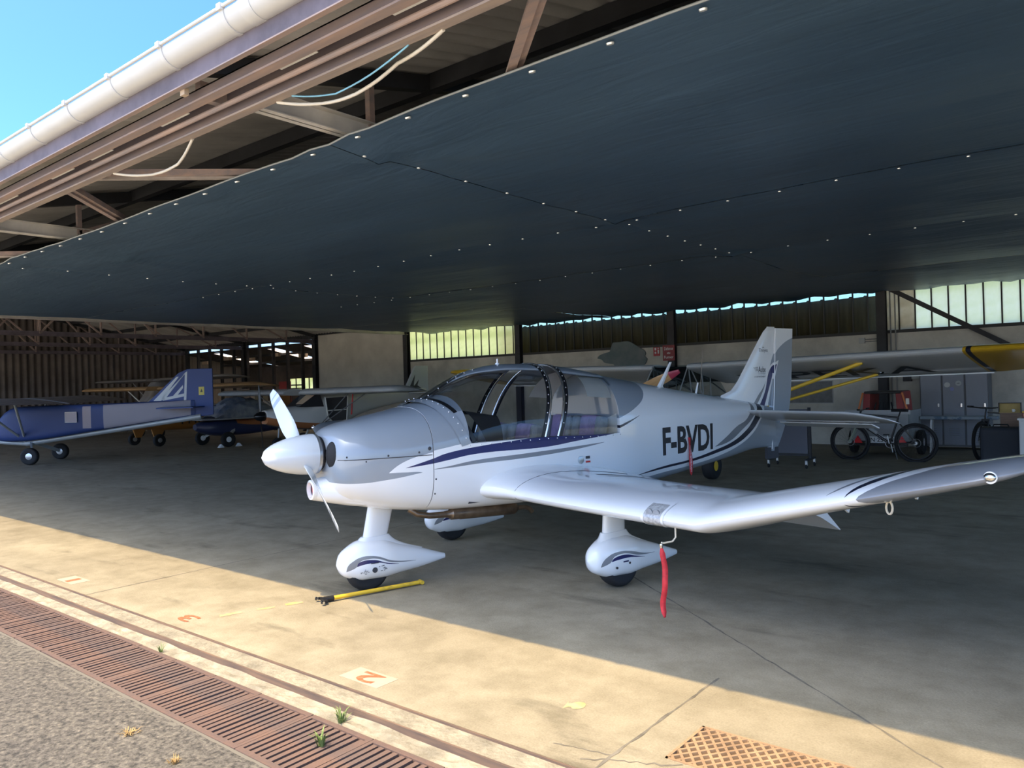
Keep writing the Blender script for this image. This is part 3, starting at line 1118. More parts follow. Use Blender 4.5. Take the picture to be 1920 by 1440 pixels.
M_GROM = mat('bright_grommet', (0.85, 0.85, 0.82), 0.3, 0.6)
grom_me = MB().lathe([(0.006, -0.004), (0.020, -0.006), (0.022, 0.004), (0.006, 0.004)], (0, 0, 0), 'z', 10).mesh('grommet', M_GROM, 60)
hem_m = mat('tarp_hem', (0.30, 0.33, 0.34), 0.5)
for i in range(4):
    for j in range(4):
        nu, nv = 44, 34
        x0, x1, v0, v1 = TX[i], TX[i + 1], TY[j], TY[j + 1]
        g = []
        for a in range(nu + 1):
            x = x0 + (x1 - x0) * a / nu
            g.append([tarp_pt(x, v0 + (v1 - v0) * b / nv) + Vector((0, 0, -0.004 * ((i + j) % 2))) for b in range(nv + 1)])
        sh = MB().loft(g, closed=False).build('tarp_sheet', M_TARP, tarp, smooth=80)
        if j == 0:
            MB().tube([tarp_pt(x0 + (x1 - x0) * a / 30, 0.0) + Vector((0, -0.004, 0.0)) for a in range(31)], 0.007, 6).build('hem', hem_m, sh)
        n = max(3, int((x1 - x0) / 0.55))
        for a in range(n + 1):
            x = x0 + (x1 - x0) * (a + 0.5) / (n + 1)
            if j == 0:
                p = tarp_pt(x, 0.0)
                inst('grommet', grom_me, sh, p + Vector((0, 0.05, -0.014)), (0.25, 0, 0))
            if j in (1, 2) and x > -14:
                p = tarp_pt(x, v0)
                inst('grommet', grom_me, sh, p + Vector((0, 0.03, -0.018)), (0, 0, 0), (0.7, 0.7, 0.7))
        if i in (1, 2) and j < 2:
            for b in range(7):
                v = v0 + (v1 - v0) * (b + 0.5) / 7
                p = tarp_pt(x0 + 0.02, v)
                inst('grommet', grom_me, sh, p + Vector((0.03, 0, -0.018)), (0, 0, 0), (0.7, 0.7, 0.7))

# cables slung from the door track
def sag(pts, n=8):
    out = []
    for a, b in zip(pts[:-1], pts[1:]):
        a, b = Vector(a), Vector(b)
        for i in range(n):
            t = i / n
            p = a.lerp(b, t)
            p.z -= 0.03 * math.sin(PI * t) * (b - a).length
            out.append(p)
    out.append(Vector(pts[-1]))
    return out


tag(MB().tube(sag([(-2.60, 2.75, 3.413), (-3.05, 2.86, 3.41), (-3.45, 2.90, 3.36), (-3.72, 2.88, 3.37), (-4.0, 2.75, 3.413)]), 0.010, 8).build('power_cable', mat('cream_cable', (0.72, 0.66, 0.56), 0.5), None, 60),
    'cream cable sagging below the door track next to the pale tie beam', 'cable')
tag(MB().tube(sag([(-2.85, 2.75, 3.413), (-3.58, 2.86, 3.385), (-3.85, 2.75, 3.413)]), 0.005, 6).build('rope', mat('light_blue_rope', (0.25, 0.55, 0.75), 0.6), None, 60),
    'thin light blue rope tied along the sagging cream cable', 'rope')
tag(MB().tube(sag([(-5.0, 2.75, 3.413), (-5.45, 2.88, 3.36), (-5.85, 2.88, 3.36), (-6.2, 2.75, 3.413)]), 0.010, 8).build('power_cable', mat('cream_cable', (0.72, 0.66, 0.56), 0.5), None, 60),
    'cream cable sagging below the door track beside the paired brace tubes', 'cable')

# ================================================================== MAIN AIRCRAFT (low-wing tourer)
PX, PY = -4.571, 5.672
PRZ = math.atan2(-0.967, -0.255)
plane = thing('light_aircraft', 'white and grey low-wing light aircraft with navy stripes in the foreground', 'aircraft', (PX, PY, 0), PRZ)

C_WHITE = (0.87, 0.87, 0.86)
C_GREY = (0.29, 0.325, 0.36)
C_NAVY = (0.012, 0.014, 0.10)
C_DNAVY = (0.010, 0.014, 0.035)
C_SGREY = (0.22, 0.23, 0.245)

#        x     zb    zm    zt    w    nl   nu
FT = [(-4.00, .790, 1.13, 1.27, .035, 2.5, 2.2),
      (-3.60, .790, 1.19, 1.345, .115, 3.2, 2.2),
      (-3.00, .740, 1.225, 1.43, .225, 4.5, 2.2),
      (-2.25, .682, 1.24, 1.535, .345, 6.0, 2.2),
      (-1.34, .612, 1.235, 1.675, .465, 6.5, 2.3),
      (-0.85, .600, 1.20, 1.745, .530, 6.5, 2.4),
      (0.00, .598, 1.16, 1.80, .570, 6.0, 2.4),
      (0.60, .605, 1.17, 1.72, .560, 5.0, 2.4),
      (0.95, .615, 1.165, 1.56, .535, 4.4, 2.4),
      (1.20, .635, 1.13, 1.500, .512, 3.8, 2.5),
      (1.60, .695, 1.10, 1.425, .450, 3.0, 2.5),
      (1.84, .770, 1.10, 1.375, .375, 2.6, 2.4),
      (1.925, .835, 1.11, 1.335, .300, 2.4, 2.2),
      (1.955, .90, 1.12, 1.295, .220, 2.2, 2.0)]


def spow(c, p):
    return math.copysign(abs(c) ** p, c)


def fring(x, n=56, grow=0.0):
    zb, zm, zt, w, nl, nu = interp(FT, x)
    out = []
    for k in range(n):
        a = -PI / 2 + 2 * PI * k / n
        c, s = math.cos(a), math.sin(a)
        q = nl if s < 0 else nu
        y = (w + grow) * spow(c, 2 / q)
        z = zm + ((zt - zm + grow) if s > 0 else (zm - zb + grow)) * spow(s, 2 / q)
        out.append(Vector((x, y, z)))
    return out


def sill_z(x):
    return interp([(-0.9, 1.172), (-0.75, 1.168), (-0.3, 1.178), (0.1, 1.190), (0.6, 1.188), (0.85, 1.186), (1.0, 1.185)], x)[0]


# paint schemes share the aircraft's own axes (x forward, y to port, z up)
L_BLUE = (C_NAVY, 'x', 'z', [(1.441, 1.028), (1.212, 1.047), (1.085, 1.064), (.773, 1.099), (.116, 1.103), (-.254, 1.131), (-.748, 1.166)],
          [(1.441, 1.030), (1.211, 1.087), (1.083, 1.122), (.834, 1.154), (.575, 1.174), (.113, 1.195), (-.326, 1.190), (-.748, 1.168)])
L_GREYS = (C_SGREY, 'x', 'z', [(1.204, .999), (1.087, 1.001), (.776, 1.016), (.396, 1.023), (-.046, 1.042), (-.61, 1.094)],
           [(1.204, 1.002), (1.086, 1.014), (.775, 1.048), (.394, 1.061), (-.048, 1.076), (-.61, 1.097)])
L_DECK = (C_GREY, 'x', 'z', [(.80, 1.186), (.95, 1.186), (1.07, 1.170), (1.14, 1.16), (1.205, 1.15)], None)
L_NAVYR = (C_DNAVY, 'x', 'z', [(-1.086, .729), (-1.548, .758), (-2.029, .782), (-2.52, .829), (-2.964, .893), (-3.29, .998), (-3.552, 1.155), (-3.66, 1.25)],
           [(-1.086, .732), (-1.51, .779), (-2.009, .807), (-2.475, .863), (-2.865, .926), (-3.156, 1.02), (-3.353, 1.126), (-3.66, 1.5)])
L_BELLY = (C_GREY, 'x', 'z', None, [(-.95, .60), (-1.1, .665), (-1.375, .703), (-2.026, .741), (-2.565, .788), (-3.041, .874), (-3.373, .993), (-3.58, 1.14), (-3.8, 1.35), (-4.05, 1.6)])
L_GSW = (C_SGREY, 'x', 'z', [(-2.5, .903), (-2.816, .942), (-3.104, 1.05), (-3.356, 1.165), (-3.45, 1.25)], [(-2.5, .905), (-2.721, .987), (-2.976, 1.096), (-3.247, 1.184), (-3.45, 1.5)])
L_AFT = (C_GREY, 'x', 'z', [(-.60, 1.23), (-.768, 1.285), (-1.108, 1.398), (-1.293, 1.50), (-1.37, 1.60), (-1.40, 1.75)], None)
L_DART = (C_DNAVY, 'x', 'z', [(-.70, 1.185), (-.80, 1.205), (-.95, 1.247), (-1.149, 1.318)], [(-.70, 1.23), (-.80, 1.234), (-.95, 1.268), (-1.149, 1.320)])
L_CGREY = (C_GREY, 'x', 'z', [(2.06, .99), (1.977, .946), (1.827, .933), (1.577, .948), (1.306, .983), (1.18, 1.0)], None)
L_CLAW = (C_WHITE, 'x', 'z', [(1.577, .999), (1.45, .995), (1.306, .984), (1.18, .90)], [(1.577, 1.001), (1.439, 1.085), (1.209, 1.14), (1.18, 1.146)])
L_CLAW2 = (C_WHITE, 'x', 'z', None, [(1.306, .984), (1.25, 1.10), (1.18, 1.14)])
P_HULL = paint('hull_paint', C_WHITE, [L_BELLY, L_GREYS, L_BLUE, L_DECK, L_AFT, L_DART, L_GSW, L_NAVYR])
P_COWL = paint('cowling_paint', C_WHITE, [L_CGREY, L_CLAW, L_BLUE])
M_GREYP = mat('grey_gloss_paint', C_GREY, 0.3, coat=0.8)
M_PWHITE = mat('aircraft_white_paint', C_WHITE, 0.28, coat=0.9)
M_SEAM = mat('panel_gap', (0.05, 0.05, 0.055), 0.8)
M_RIVET = mat('bright_rivet', (0.75, 0.75, 0.75), 0.25, 0.8)
M_CANOPY = glass('tinted_canopy', (0.76, 0.78, 0.79), 0.01, 0.10)


def xs_between(a, b, n):
    return [a + (b - a) * i / n for i in range(n + 1)]


# rear fuselage
hull = MB().loft([fring(x) for x in xs_between(-4.0, -0.84, 46)], True, True)
rear = hull.build('rear_fuselage', P_HULL, plane, smooth=35)
# cockpit tub, open above the sill
rings = []
for x in xs_between(-0.84, 0.90, 30):
    zb, zm, zt, w, nl, nu = interp(FT, x)
    sz = sill_z(x)
    half = []
    for k in range(25):
        a = PI / 2 * k / 24
        z = sz - (sz - zb) * spow(math.sin(a), 2 / nl)
        half.append(Vector((x, w * spow(math.cos(a), 2 / nl), z)))
    rings.append([Vector((x, w - 0.03, sz - 0.0))] + half + [Vector((p.x, -p.y, p.z)) for p in reversed(half[:-1])] + [Vector((x, -w + 0.03, sz))])
tub = MB().loft(rings, False)
tubo = tub.build('cockpit_tub', P_HULL, plane, smooth=35)
# deck ahead of the windscreen
fdeck = MB().loft([fring(x) for x in xs_between(0.88, 1.205, 12)], True, True)
fdo = fdeck.build('forward_fuselage', P_HULL, plane, smooth=35)
# cowling
cowl = MB().loft([fring(x) for x in xs_between(1.212, 1.84, 16) + [1.87, 1.90, 1.925, 1.942, 1.955]], True, True)
cowlo = cowl.build('engine_cowling', P_COWL, plane, smooth=50)
MB().loft([fring(x, 56, g) for x, g in ((1.203, -0.004), (1.2085, -0.002), (1.214, -0.004))], True).build('cowling_gap', M_SEAM, plane)
# horizontal joint of the two cowling halves
for sy in (1, -1):
    pts = []
    for x in xs_between(1.22, 1.93, 18):
        zb, zm, zt, w, nl, nu = interp(FT, x)
        pts.append((x, sy * (w + 0.0005), 1.118))
    MB().tube(pts, 0.0035, 5).build('cowling_joint', M_SEAM, cowlo)
# camlocks and bolts on the cowling
bolts = MB()
for x, z, r in ((1.24, 1.17, 0.016), (1.33, 1.145, 0.009), (1.58, 1.135, 0.009), (1.88, 1.14, 0.008), (1.75, 1.1, 0.007), (1.19, 0.80, 0.008), (1.19, 0.92, 0.008)):
    zb, zm, zt, w, nl, nu = interp(FT, x)
    k = min(1, abs(z - zm) / ((zt - zm) if z > zm else (zm - zb)))
    q = nu if z > zm else nl
    bolts.ball((x, w * (1 - k ** q) ** (1 / q) + 0.001, z), r, 8, 4, (1, 0.4, 1))
bolts.build('cowling_fastener', M_SEAM, cowlo)
# nose face, cooling inlets
MB().lathe([(0.135, 1.93), (0.135, 1.992), (0.120, 1.996)], (0, 0, 1.160), 'x', 28).build('nose_ring', M_BLACKGLOSS, cowlo)
for sy in (1, -1):
    MB().ball((1.918, sy * 0.195, 1.150), 1.0, 20, 12, (0.060, 0.082, 0.115)).build('cooling_inlet', M_BLACK, cowlo, 60)
# chin bulge below the spinner
chn = []
for x, zb, zt, w, n, yo in ((1.45, .71, .95, .36, 3, 0), (1.60, .705, .965, .33, 3, .005), (1.75, .725, .975, .27, 2.8, .02), (1.88, .755, .975, .19, 2.6, .04), (1.97, .78, .97, .13, 2.3, .055), (2.04, .797, .965, .088, 2.1, .06)):
    zm = (zb + zt) / 2
    chn.append([Vector((x, yo + w * spow(math.cos(a), 2 / n), zm + (zt - zb) / 2 * spow(math.sin(a), 2 / n))) for a in [2 * PI * k / 28 for k in range(28)]])
MB().loft(chn, True, False).build('chin_fairing', M_PWHITE, cowlo, 50)
# chin intake with red plug
ci = MB().lathe([(0.055, 1.70), (0.090, 1.85), (0.088, 2.03), (0.078, 2.066), (0.062, 2.070), (0.056, 2.04)], (0, 0.06, 0.882), 'x', 24, False)
ci.build('chin_intake', M_PWHITE, cowlo, 50)
MB().lathe([(0.056, 2.02), (0.054, 2.032), (0.02, 2.036)], (0, 0.06, 0.882), 'x', 20).build('intake_plug', M_RED, cowlo, 40)

# spinner and propeller
sp_prof = []
for i in range(17):
    t_ = i / 16
    sp_prof.append((max(0.002, 0.162 * math.sqrt(max(0, 1 - t_ ** 1.75))), 2.015 + 0.405 * t_))
spin = MB().lathe(sp_prof, (0, 0, 1.158), 'x', 40).build('spinner', mat('pale_grey_spinner_paint', (.60, .63, .65), .22, coat=.9), plane, 50)
MB().lathe([(0.140, 1.985), (0.158, 1.99), (0.158, 2.012), (0.10, 2.014)], (0, 0, 1.158), 'x', 32).build('backplate', M_ALU, plane, 40)
MB().lathe([(0.145, 1.975), (0.145, 1.99), (0.05, 1.99)], (0, 0, 1.158), 'x', 32).build('starter_ring', M_SEAM, plane)
P_BLADE = paint('blade_paint', (0.66, 0.70, 0.72), [((0.35, 0.38, 0.40), 'x', 'z', .66, .705), ((0.35, 0.38, 0.40), 'x', 'z', .75, .765)], 0.25, 0.8)
for sgn, col in ((1, P_BLADE), (-1, P_BLADE)):
    bl = MB()
    rr = []
    for i in range(22):
        t_ = i / 21
        r = 0.10 + 0.735 * t_
        ch = interp([(0, .075), (.15, .10), (.4, .135), (.7, .125), (.9, .105), (1, .065)], t_)[0]
        th = interp([(0, .06), (.15, .034), (.5, .018), (1, .006)], t_)[0]
        tw = math.radians(interp([(0, 62), (.3, 42), (.7, 24), (1, 17)], t_)[0])
        ring = []
        for k in range(14):
            a = 2 * PI * k / 14
            u, v = ch / 2 * math.cos(a), th / 2 * math.sin(a) * (1 if math.sin(a) > 0 else 0.4)
            ring.append(Vector((v * math.cos(tw) - u * math.sin(tw), u * math.cos(tw) + v * math.sin(tw), r)))
        rr.append(ring)
    bl.loft(rr, True, True)
    o = bl.build('propeller_blade', col, plane, 50)
    o.location = (2.10, 0, 1.158)
    ang = math.atan2(0.66, 0.492)
    o.rotation_euler = (ang if sgn > 0 else ang + PI, 0, 0)
    # dark slot where the blade leaves the spinner
sl_ = MB()
for s_ in (1, -1):
    yy, zz = s_ * 0.66 / 0.825, s_ * -0.495 / 0.825
    sl_.lathe([(0.062, 0.10), (0.062, 0.145)], (2.085, 0, 1.158), 'z', 16, True, Matrix.Rotation(-math.atan2(yy, zz), 3, 'X') @ Matrix.Diagonal((1.1, 0.75, 1)).to_3x3())
sl_.build('blade_opening', M_BLACK, spin)

# canopy: front sliding half and fixed rear half
CF = [(.845, 1.005, 1.548, .532, 1.0), (.70, .80, 1.665, .540, 1.0), (.56, .62, 1.755, .548, .93), (.42, .44, 1.812, .553, .80), (.28, .22, 1.850, .558, .72), (.10, -.13, 1.853, .560, .68)]
CR = [(-.045, -.29, 1.842, .560, .66), (-.30, -.50, 1.818, .555, .66), (-.55, -.72, 1.785, .545, .68), (-.79, -.90, 1.752, .532, .72)]


def csec(s, f0, f1, n=16, grow=0.0):
    xb, xt, zt, w, fb = s
    sz = sill_z(xb)
    out = []
    for k in range(n + 1):
        f = f0 + (f1 - f0) * k / n
        a = PI / 2 * f
        h = spow(math.sin(a), 2 / 2.35)
        y = (w + grow) * spow(math.cos(a), 2 / 2.35)
        out.append(Vector((xb + (xt - xb) * h, y, sz + (zt + grow - sz) * h)))
    return out


def dense(C, n=5):
    tab = [(i, *c) for i, c in enumerate(C)]
    return [tuple(interp(tab, i / n)) for i in range((len(C) - 1) * n + 1)]


for nm, C in (('front_canopy', CF), ('rear_canopy', CR)):
    D = dense(C)
    gl = MB()
    for sy in (1, -1):
        gl.loft([[Vector((p.x, sy * p.y, p.z)) for p in csec(s, 0, s[4])] for s in D], False)
    cg = gl.build(nm, M_CANOPY, plane, 60)
    rf = MB()
    rf.loft([csec(s, s[4], 1, 6, 0.002) + [Vector((p.x, -p.y, p.z)) for p in reversed(csec(s, s[4], 1, 6, 0.002)[:-1])] for s in D], False)
    rfo = rf.build('canopy_roof', M_GREYP, plane, 50)
    md = rfo.modifiers.new('thickness', 'SOLIDIFY')
    md.thickness = 0.012
    md.offset = -1
# frames either side of the gap
M_FRAMEB = mat('black_canopy_band', (0.01, 0.01, 0.012), 0.3)


def arch(s, grow=0.0, n=20, dx=0.0):
    h = csec(s, 0, 1, n, grow)
    pts = [Vector((p.x + dx, p.y, p.z)) for p in h] + [Vector((p.x + dx, -p.y, p.z)) for p in reversed(h[:-1])]
    return pts


for s, d in ((CF[-1], 1), (CR[0], -1)):
    a0, a1 = arch(s, 0.003), arch(s, 0.003, dx=0.05 * d)
    bnd = MB().loft([a0, a1], False).build('canopy_band', M_FRAMEB, plane, 50)
    MB().tube(arch(s, 0.0, 20), 0.011, 8).build('canopy_hoop', M_CHROME, plane, 60)
    rv = MB()
    A = arch(s, 0.004, 12, dx=0.028 * d)
    for p in A[1:-1:1]:
        rv.ball(p, 0.007, 6, 4)
    rv.build('rivet', M_RIVET, bnd)
# dark edging of the windscreen
for sy in (1,):
    pts0, pts1 = [], []
    for s in dense(CF[:5], 6):
        pass
ws0 = arch(CF[0], 0.004)
MB().loft([ws0, [p + Vector((-0.035, 0, 0.012)) for p in ws0]], False).build('windscreen_band', M_FRAMEB, plane, 50)
hoop = [p + Vector((0.02, 0, 0.0)) for p in arch(CF[0], 0.012)]
hoop2 = [p + Vector((0.11, 0, -0.02)) for p in arch(CF[0], 0.010)]
MB().loft([hoop, hoop2], False).build('windscreen_fairing', M_GREYP, plane, 50)
rv = MB()
for p in hoop[1:-1:2]:
    rv.ball(p + Vector((0.03, 0, 0.004)), 0.006, 6, 4)
rv.build('fairing_rivet', M_RIVET, plane)
# dark windscreen spine towards the roof
sp0 = [Vector((p.x, 0, p.z)) for p in [csec(s, 1, 1, 1, 0.004)[0] for s in dense(CF[:4], 4)]]
MB().loft([[p + Vector((0, 0.022, -0.001)) for p in sp0], [p + Vector((0, -0.022, -0.001)) for p in sp0]], False).build('windscreen_spine', M_FRAMEB, plane)
rv = MB()
for p in sp0[1::2]:
    rv.ball(p + Vector((0, 0.012, 0.003)), 0.007, 6, 4)
rv.build('spine_rivet', M_RIVET, plane)
# sill strips with rivets
for sy in (1, -1):
    L0 = []
    rv = MB()
    for i, x in enumerate(xs_between(0.88, -0.83, 34)):
        w = interp(FT, x)[3]
        L0.append([Vector((x, sy * (w + 0.004), sill_z(x) - 0.030)), Vector((x, sy * (w + 0.005), sill_z(x) - 0.001)), Vector((x, sy * (w - 0.02), sill_z(x) + 0.004))])
        if i % 2 == 0:
            rv.ball((x, sy * (w + 0.006), sill_z(x) - 0.015), 0.0055, 6, 4)
    st = MB().loft(L0, False).build('canopy_rail', P_HULL, plane, 40)
    rv.build('rail_rivet', M_RIVET, st)

# cabin interior
M_SEATP = mat('purple_seat_fabric', (0.34, 0.25, 0.42), 0.9, vary=0.2, scale=14)
M_SEATG = mat('grey_seat_fabric', (0.30, 0.31, 0.32), 0.9, vary=0.15, scale=14)
M_TRIM = mat('beige_cabin_lining', (0.72, 0.69, 0.62), 0.85, vary=0.08, scale=3)
cab = MB().box((-0.82, -0.47, 0.68), (0.86, 0.47, 0.70))
cab.build('cabin_floor', mat('dark_carpet', (0.05, 0.05, 0.055), 0.95), plane)


def seat(x, y, w, h, rake, name='seat'):
    """bench or bucket: cushion and back with purple centre and grey bolsters"""
    c = MB()
    for o, ww, m_ in ((0, w * 0.56, 0),):
        c.box((x - 0.02, y - ww / 2, 0.72), (x + 0.46, y + ww / 2, 0.90))
    so_ = c.build(name, M_SEATP, plane, bevel=0.03)
    bk = MB()
    R = Matrix.Rotation(-rake, 3, 'Y')
    bk.box((x - 0.11, y - w * 0.28, 0.86), (x - 0.005, y + w * 0.28, 0.86 + h), R, (x, y, 0.86))
    bk.build('seat_back', M_SEATP, so_, bevel=0.035)
    bo = MB()
    for sg in (1, -1):
        a, b = sorted((y + sg * w * 0.29, y + sg * w * 0.48))
        bo.box((x - 0.10, a, 0.86), (x + 0.02, b, 0.86 + h - 0.01), R, (x, y, 0.86))
        bo.box((x - 0.02, a, 0.72), (x + 0.46, b, 0.91))
    bo.build('bolster', M_SEATG, so_, bevel=0.03)
    return so_


seat(0.20, 0.24, 0.44, 0.46, 0.22)
seat(0.20, -0.24, 0.44, 0.46, 0.22)
seat(-0.60, 0.22, 0.44, 0.50, 0.22, 'rear_seat')
seat(-0.60, -0.22, 0.44, 0.50, 0.22, 'rear_seat')
# headlining behind the rear seats
hl = MB().loft([[Vector((p.x + 0.0, p.y, p.z)) for p in [q for q in csec(s, 0.0, 1, 14, -0.03)] + [Vector((q.x, -q.y, q.z)) for q in reversed(csec(s, 0.0, 1, 14, -0.03)[:-1])]] for s in ((-.50, -.62, 1.78, .545, 1), (-.70, -.80, 1.765, .535, 1), (-.80, -.90, 1.75, .53, 1))], False)
MB().loft([[Vector((p.x, p.y, p.z)) for p in csec((-.83, -.86, 1.74, .52, 1), 0, 1, 14, -0.02)] + [Vector((p.x, -p.y, p.z)) for p in reversed(csec((-.83, -.86, 1.74, .52, 1), 0, 1, 14, -0.02)[:-1])],
           [Vector((-.84, p.y * 0.2, 1.18 + (p.z - 1.18) * 0.2)) for p in csec((-.83, -.86, 1.74, .52, 1), 0, 1, 14, -0.02)] + [Vector((-.84, -p.y * 0.2, 1.18 + (p.z - 1.18) * 0.2)) for p in reversed(csec((-.83, -.86, 1.74, .52, 1), 0, 1, 14, -0.02)[:-1])]], False).build('rear_bulkhead', M_TRIM, plane, 40)
for s in ((-.58, -.70, 1.772, .54, 1), (-.42, -.56, 1.79, .545, 1)):
    h_ = csec(s, 0.36, 1, 14, -0.02)
    A = h_ + [Vector((p.x, -p.y, p.z)) for p in reversed(h_[:-1])]
    MB().loft([A, [p + Vector((-0.16, 0, -0.01)) for p in A]], False).build('cabin_lining', M_TRIM, plane, 50)
dash = MB()
dash.loft([[Vector((p.x - 0.17, p.y * 0.93, min(p.z, 1.47) - 0.02)) for p in arch(CF[0], 0)], [Vector((0.50, p.y * 0.9, 1.2 + (min(p.z, 1.42) - 1.2) * 0.9)) for p in arch(CF[0], 0)]], False)
dash.build('instrument_panel', mat('matt_black_panel', (0.02, 0.02, 0.022), 0.8), plane, 40)
for sy in (1, -1):
    MB().tube([(0.56, sy * 0.24, 1.05), (0.40, sy * 0.24, 1.08), (0.38, sy * 0.24 - 0.10, 1.10), (0.38, sy * 0.24 - 0.12, 1.20)], 0.014, 8).build('control_stick', M_BLACK, plane, 60)

# fin and rudder
FIN = [(-2.60, 1.475), (-2.889, 1.435), (-3.10, 1.475), (-3.25, 1.56), (-3.395, 1.711), (-3.62, 1.97), (-3.86, 2.235), (-3.90, 2.268), (-3.95, 2.283)]


def finsec(zv, x0, x1, th):
    ring = []
    n = 14
    for k in range(2 * n):
        a = PI * k / n
        u = 0.5 * (1 - math.cos(a if k <= n else 2 * PI - a))
        t_ = th * 2.6 * (0.2969 * math.sqrt(u) - 0.126 * u - 0.3516 * u * u + 0.2843 * u ** 3 - 0.1036 * u ** 4) / 0.5
        ring.append(Vector((x0 + (x1 - x0) * u, (t_ if k <= n else -t_), zv)))
    return ring


L_RUDG = (C_GREY, 'x', 'z', None, [(-3.90, 1.60), (-3.992, 1.867), (-4.066, 1.964), (-4.186, 2.049), (-4.416, 2.143), (-4.50, 2.16)])
L_FG = (C_SGREY, 'z', 'x', [(1.26, -3.60), (1.298, -3.634), (1.443, -3.763), (1.592, -3.848), (1.613, -3.85)], [(1.26, -3.52), (1.302, -3.558), (1.419, -3.673), (1.578, -3.836), (1.613, -3.849)])
L_FN = (C_NAVY, 'z', 'x', [(1.26, -3.79), (1.291, -3.811), (1.507, -3.923), (1.70, -4.02), (1.817, -4.078)], [(1.26, -3.67), (1.296, -3.70), (1.469, -3.831), (1.742, -3.946), (1.817, -4.070)])
L_FO = (C_WHITE, 'z', 'x', [(1.26, -3.85), (1.287, -3.875), (1.534, -3.975), (1.72, -4.05), (1.866, -4.12)], [(1.26, -3.60), (1.30, -3.64), (1.469, -3.77), (1.742, -3.90), (1.866, -4.118)])
P_FIN = paint('fin_paint', C_WHITE, [L_RUDG, L_FO, L_FG, L_FN])


def hinge_x(z):
    return -3.907 - (z - 0.738) * 0.113


def te_x(z):
    return interp([(0.73, -4.04), (0.90, -4.16), (1.10, -4.27), (1.285, -4.348), (1.6, -4.40), (2.0, -4.435), (2.265, -4.457)], z)[0]


def le_x(z):
    pts = sorted([(b, a) for a, b in FIN[1:]])
    return interp(pts, z)[0]


fr_ = []
for i in range(20):
    z = 1.30 + (2.275 - 1.30) * i / 19
    k = 1.0 - 0.55 * i / 19
    l = -3.0 if z < 1.44 else le_x(z)
    fr_.append(finsec(z, l, hinge_x(z), 0.050 * k))
fr_.append([Vector((p.x, p.y * 0.3, 2.285)) for p in fr_[-1]])
fino = MB().loft(fr_, True, True).build('fin', P_FIN, plane, 40)
ru = []
for i in range(22):
    z = 0.735 + (2.268 - 0.735) * i / 21
    k = 1.0 - 0.55 * max(0, (z - 1.3)) / 0.97
    hx, tx = hinge_x(z) - 0.006, te_x(z)
    th = 0.036 * k
    ru.append([Vector((hx, th, z)), Vector((hx + 0.0, -th, z)), Vector((tx, -0.004, z)), Vector((tx, 0.004, z))])
rudo = MB().loft(ru, True, True).build('rudder', P_FIN, plane)
MB().tube([(hinge_x(z) - 0.002, 0.034 * (1 - 0.55 * max(0, z - 1.3) / 0.97), z) for z in (0.76, 1.0, 1.24, 1.34, 1.7, 2.0, 2.27)], 0.006, 6).build('hinge_strip', M_PWHITE, plane)
# dorsal fillet seam
MB().tube([(-2.95, y, 1.445 - abs(y) * 0.9 - 5 * y * y * 0.1) for y in [0.215 * i / 10 for i in range(0, 11)]], 0.003, 5).build('fillet_seam', M_PWHITE, plane)

# all-moving tailplane, leading edge up
tl = thing  # noqa (keeps name short below)
for sy, nm in ((1, 'tailplane'), (-1, 'tailplane')):
    rr = []
    for y, x0, x1, th in ((0.0, -3.26, -4.02, .052), (0.5, -3.265, -4.02, .052), (1.0, -3.27, -4.02, .050), (1.34, -3.28, -4.02, .046), (1.45, -3.34, -4.01, .038), (1.55, -3.50, -4.0, .028), (1.61, -3.70, -3.99, .012)):
        ring = []
        n = 12
        for k in range(2 * n):
            a = PI * k / n
            u = 0.5 * (1 - math.cos(a if k <= n else 2 * PI - a))
            t_ = th * 2.6 * (0.2969 * math.sqrt(u) - 0.126 * u - 0.3516 * u * u + 0.2843 * u ** 3 - 0.1036 * u ** 4) / 0.5
            x = x0 + (x1 - x0) * u
            z = 1.262 + (x + 3.28) * 0.215
            ring.append(Vector((x, sy * y, z + (t_ if k <= n else -t_))))
        rr.append(ring)
    to = MB().loft(rr, True, True).build(nm, M_PWHITE, plane, 40)
    tb_ = MB().box((-4.17, min(sy * 0.10, sy * 1.28), 1.085), (-4.0, max(sy * 0.10, sy * 1.28), 1.098), Matrix.Rotation(-0.30, 3, 'Y'), (-4.0, 0, 1.125))
    tb_.build('trim_tab', M_PWHITE, to)
MB().ball((-3.42, 0.10, 1.29), 0.05, 12, 6, (1.6, 0.5, 0.5)).build('tail_fairing', M_GREYP, plane, 60)
# tail skid
MB().box((-4.06, -0.02, 0.64), (-3.84, 0.02, 0.78)).build('tail_bumper', M_SEAM, plane)

# ---- wing
def airfoil(u, th):
    t_ = th / 0.2 * (0.2969 * math.sqrt(u) - 0.126 * u - 0.3516 * u * u + 0.2843 * u ** 3 - 0.1036 * u ** 4)
    m, p = 0.022, 0.3
    yc = m / p ** 2 * (2 * p * u - u * u) if u < p else m / (1 - p) ** 2 * ((1 - 2 * p) + 2 * p * u - u * u)
    return yc + t_, yc - t_


#        y     LEx   TEx    zLE    th    inc
WG = [(0.30, .83, -1.14, .790, .150, 2.0), (0.56, .775, -1.14, .790, .150, 2.0), (0.72, .665, -1.135, .772, .138, 2.0), (0.95, .605, -1.13, .752, .131, 2.0), (1.30, .590, -1.13, .745, .130, 2.0),
      (2.56, .580, -1.13, .742, .130, 2.0), (2.62, .580, -1.13, .743, .130, 2.0), (2.66, .572, -1.12, .752, .130, 1.95), (2.80, .552, -1.085, .787, .128, 1.6), (3.40, .470, -.95, .938, .120, 0.6),
      (4.10, .375, -.76, 1.110, .110, -1.2), (4.24, .330, -.70, 1.145, .100, -1.5), (4.31, .24, -.62, 1.165, .080, -1.5), (4.36, .08, -.45, 1.180, .04, -1.5)]


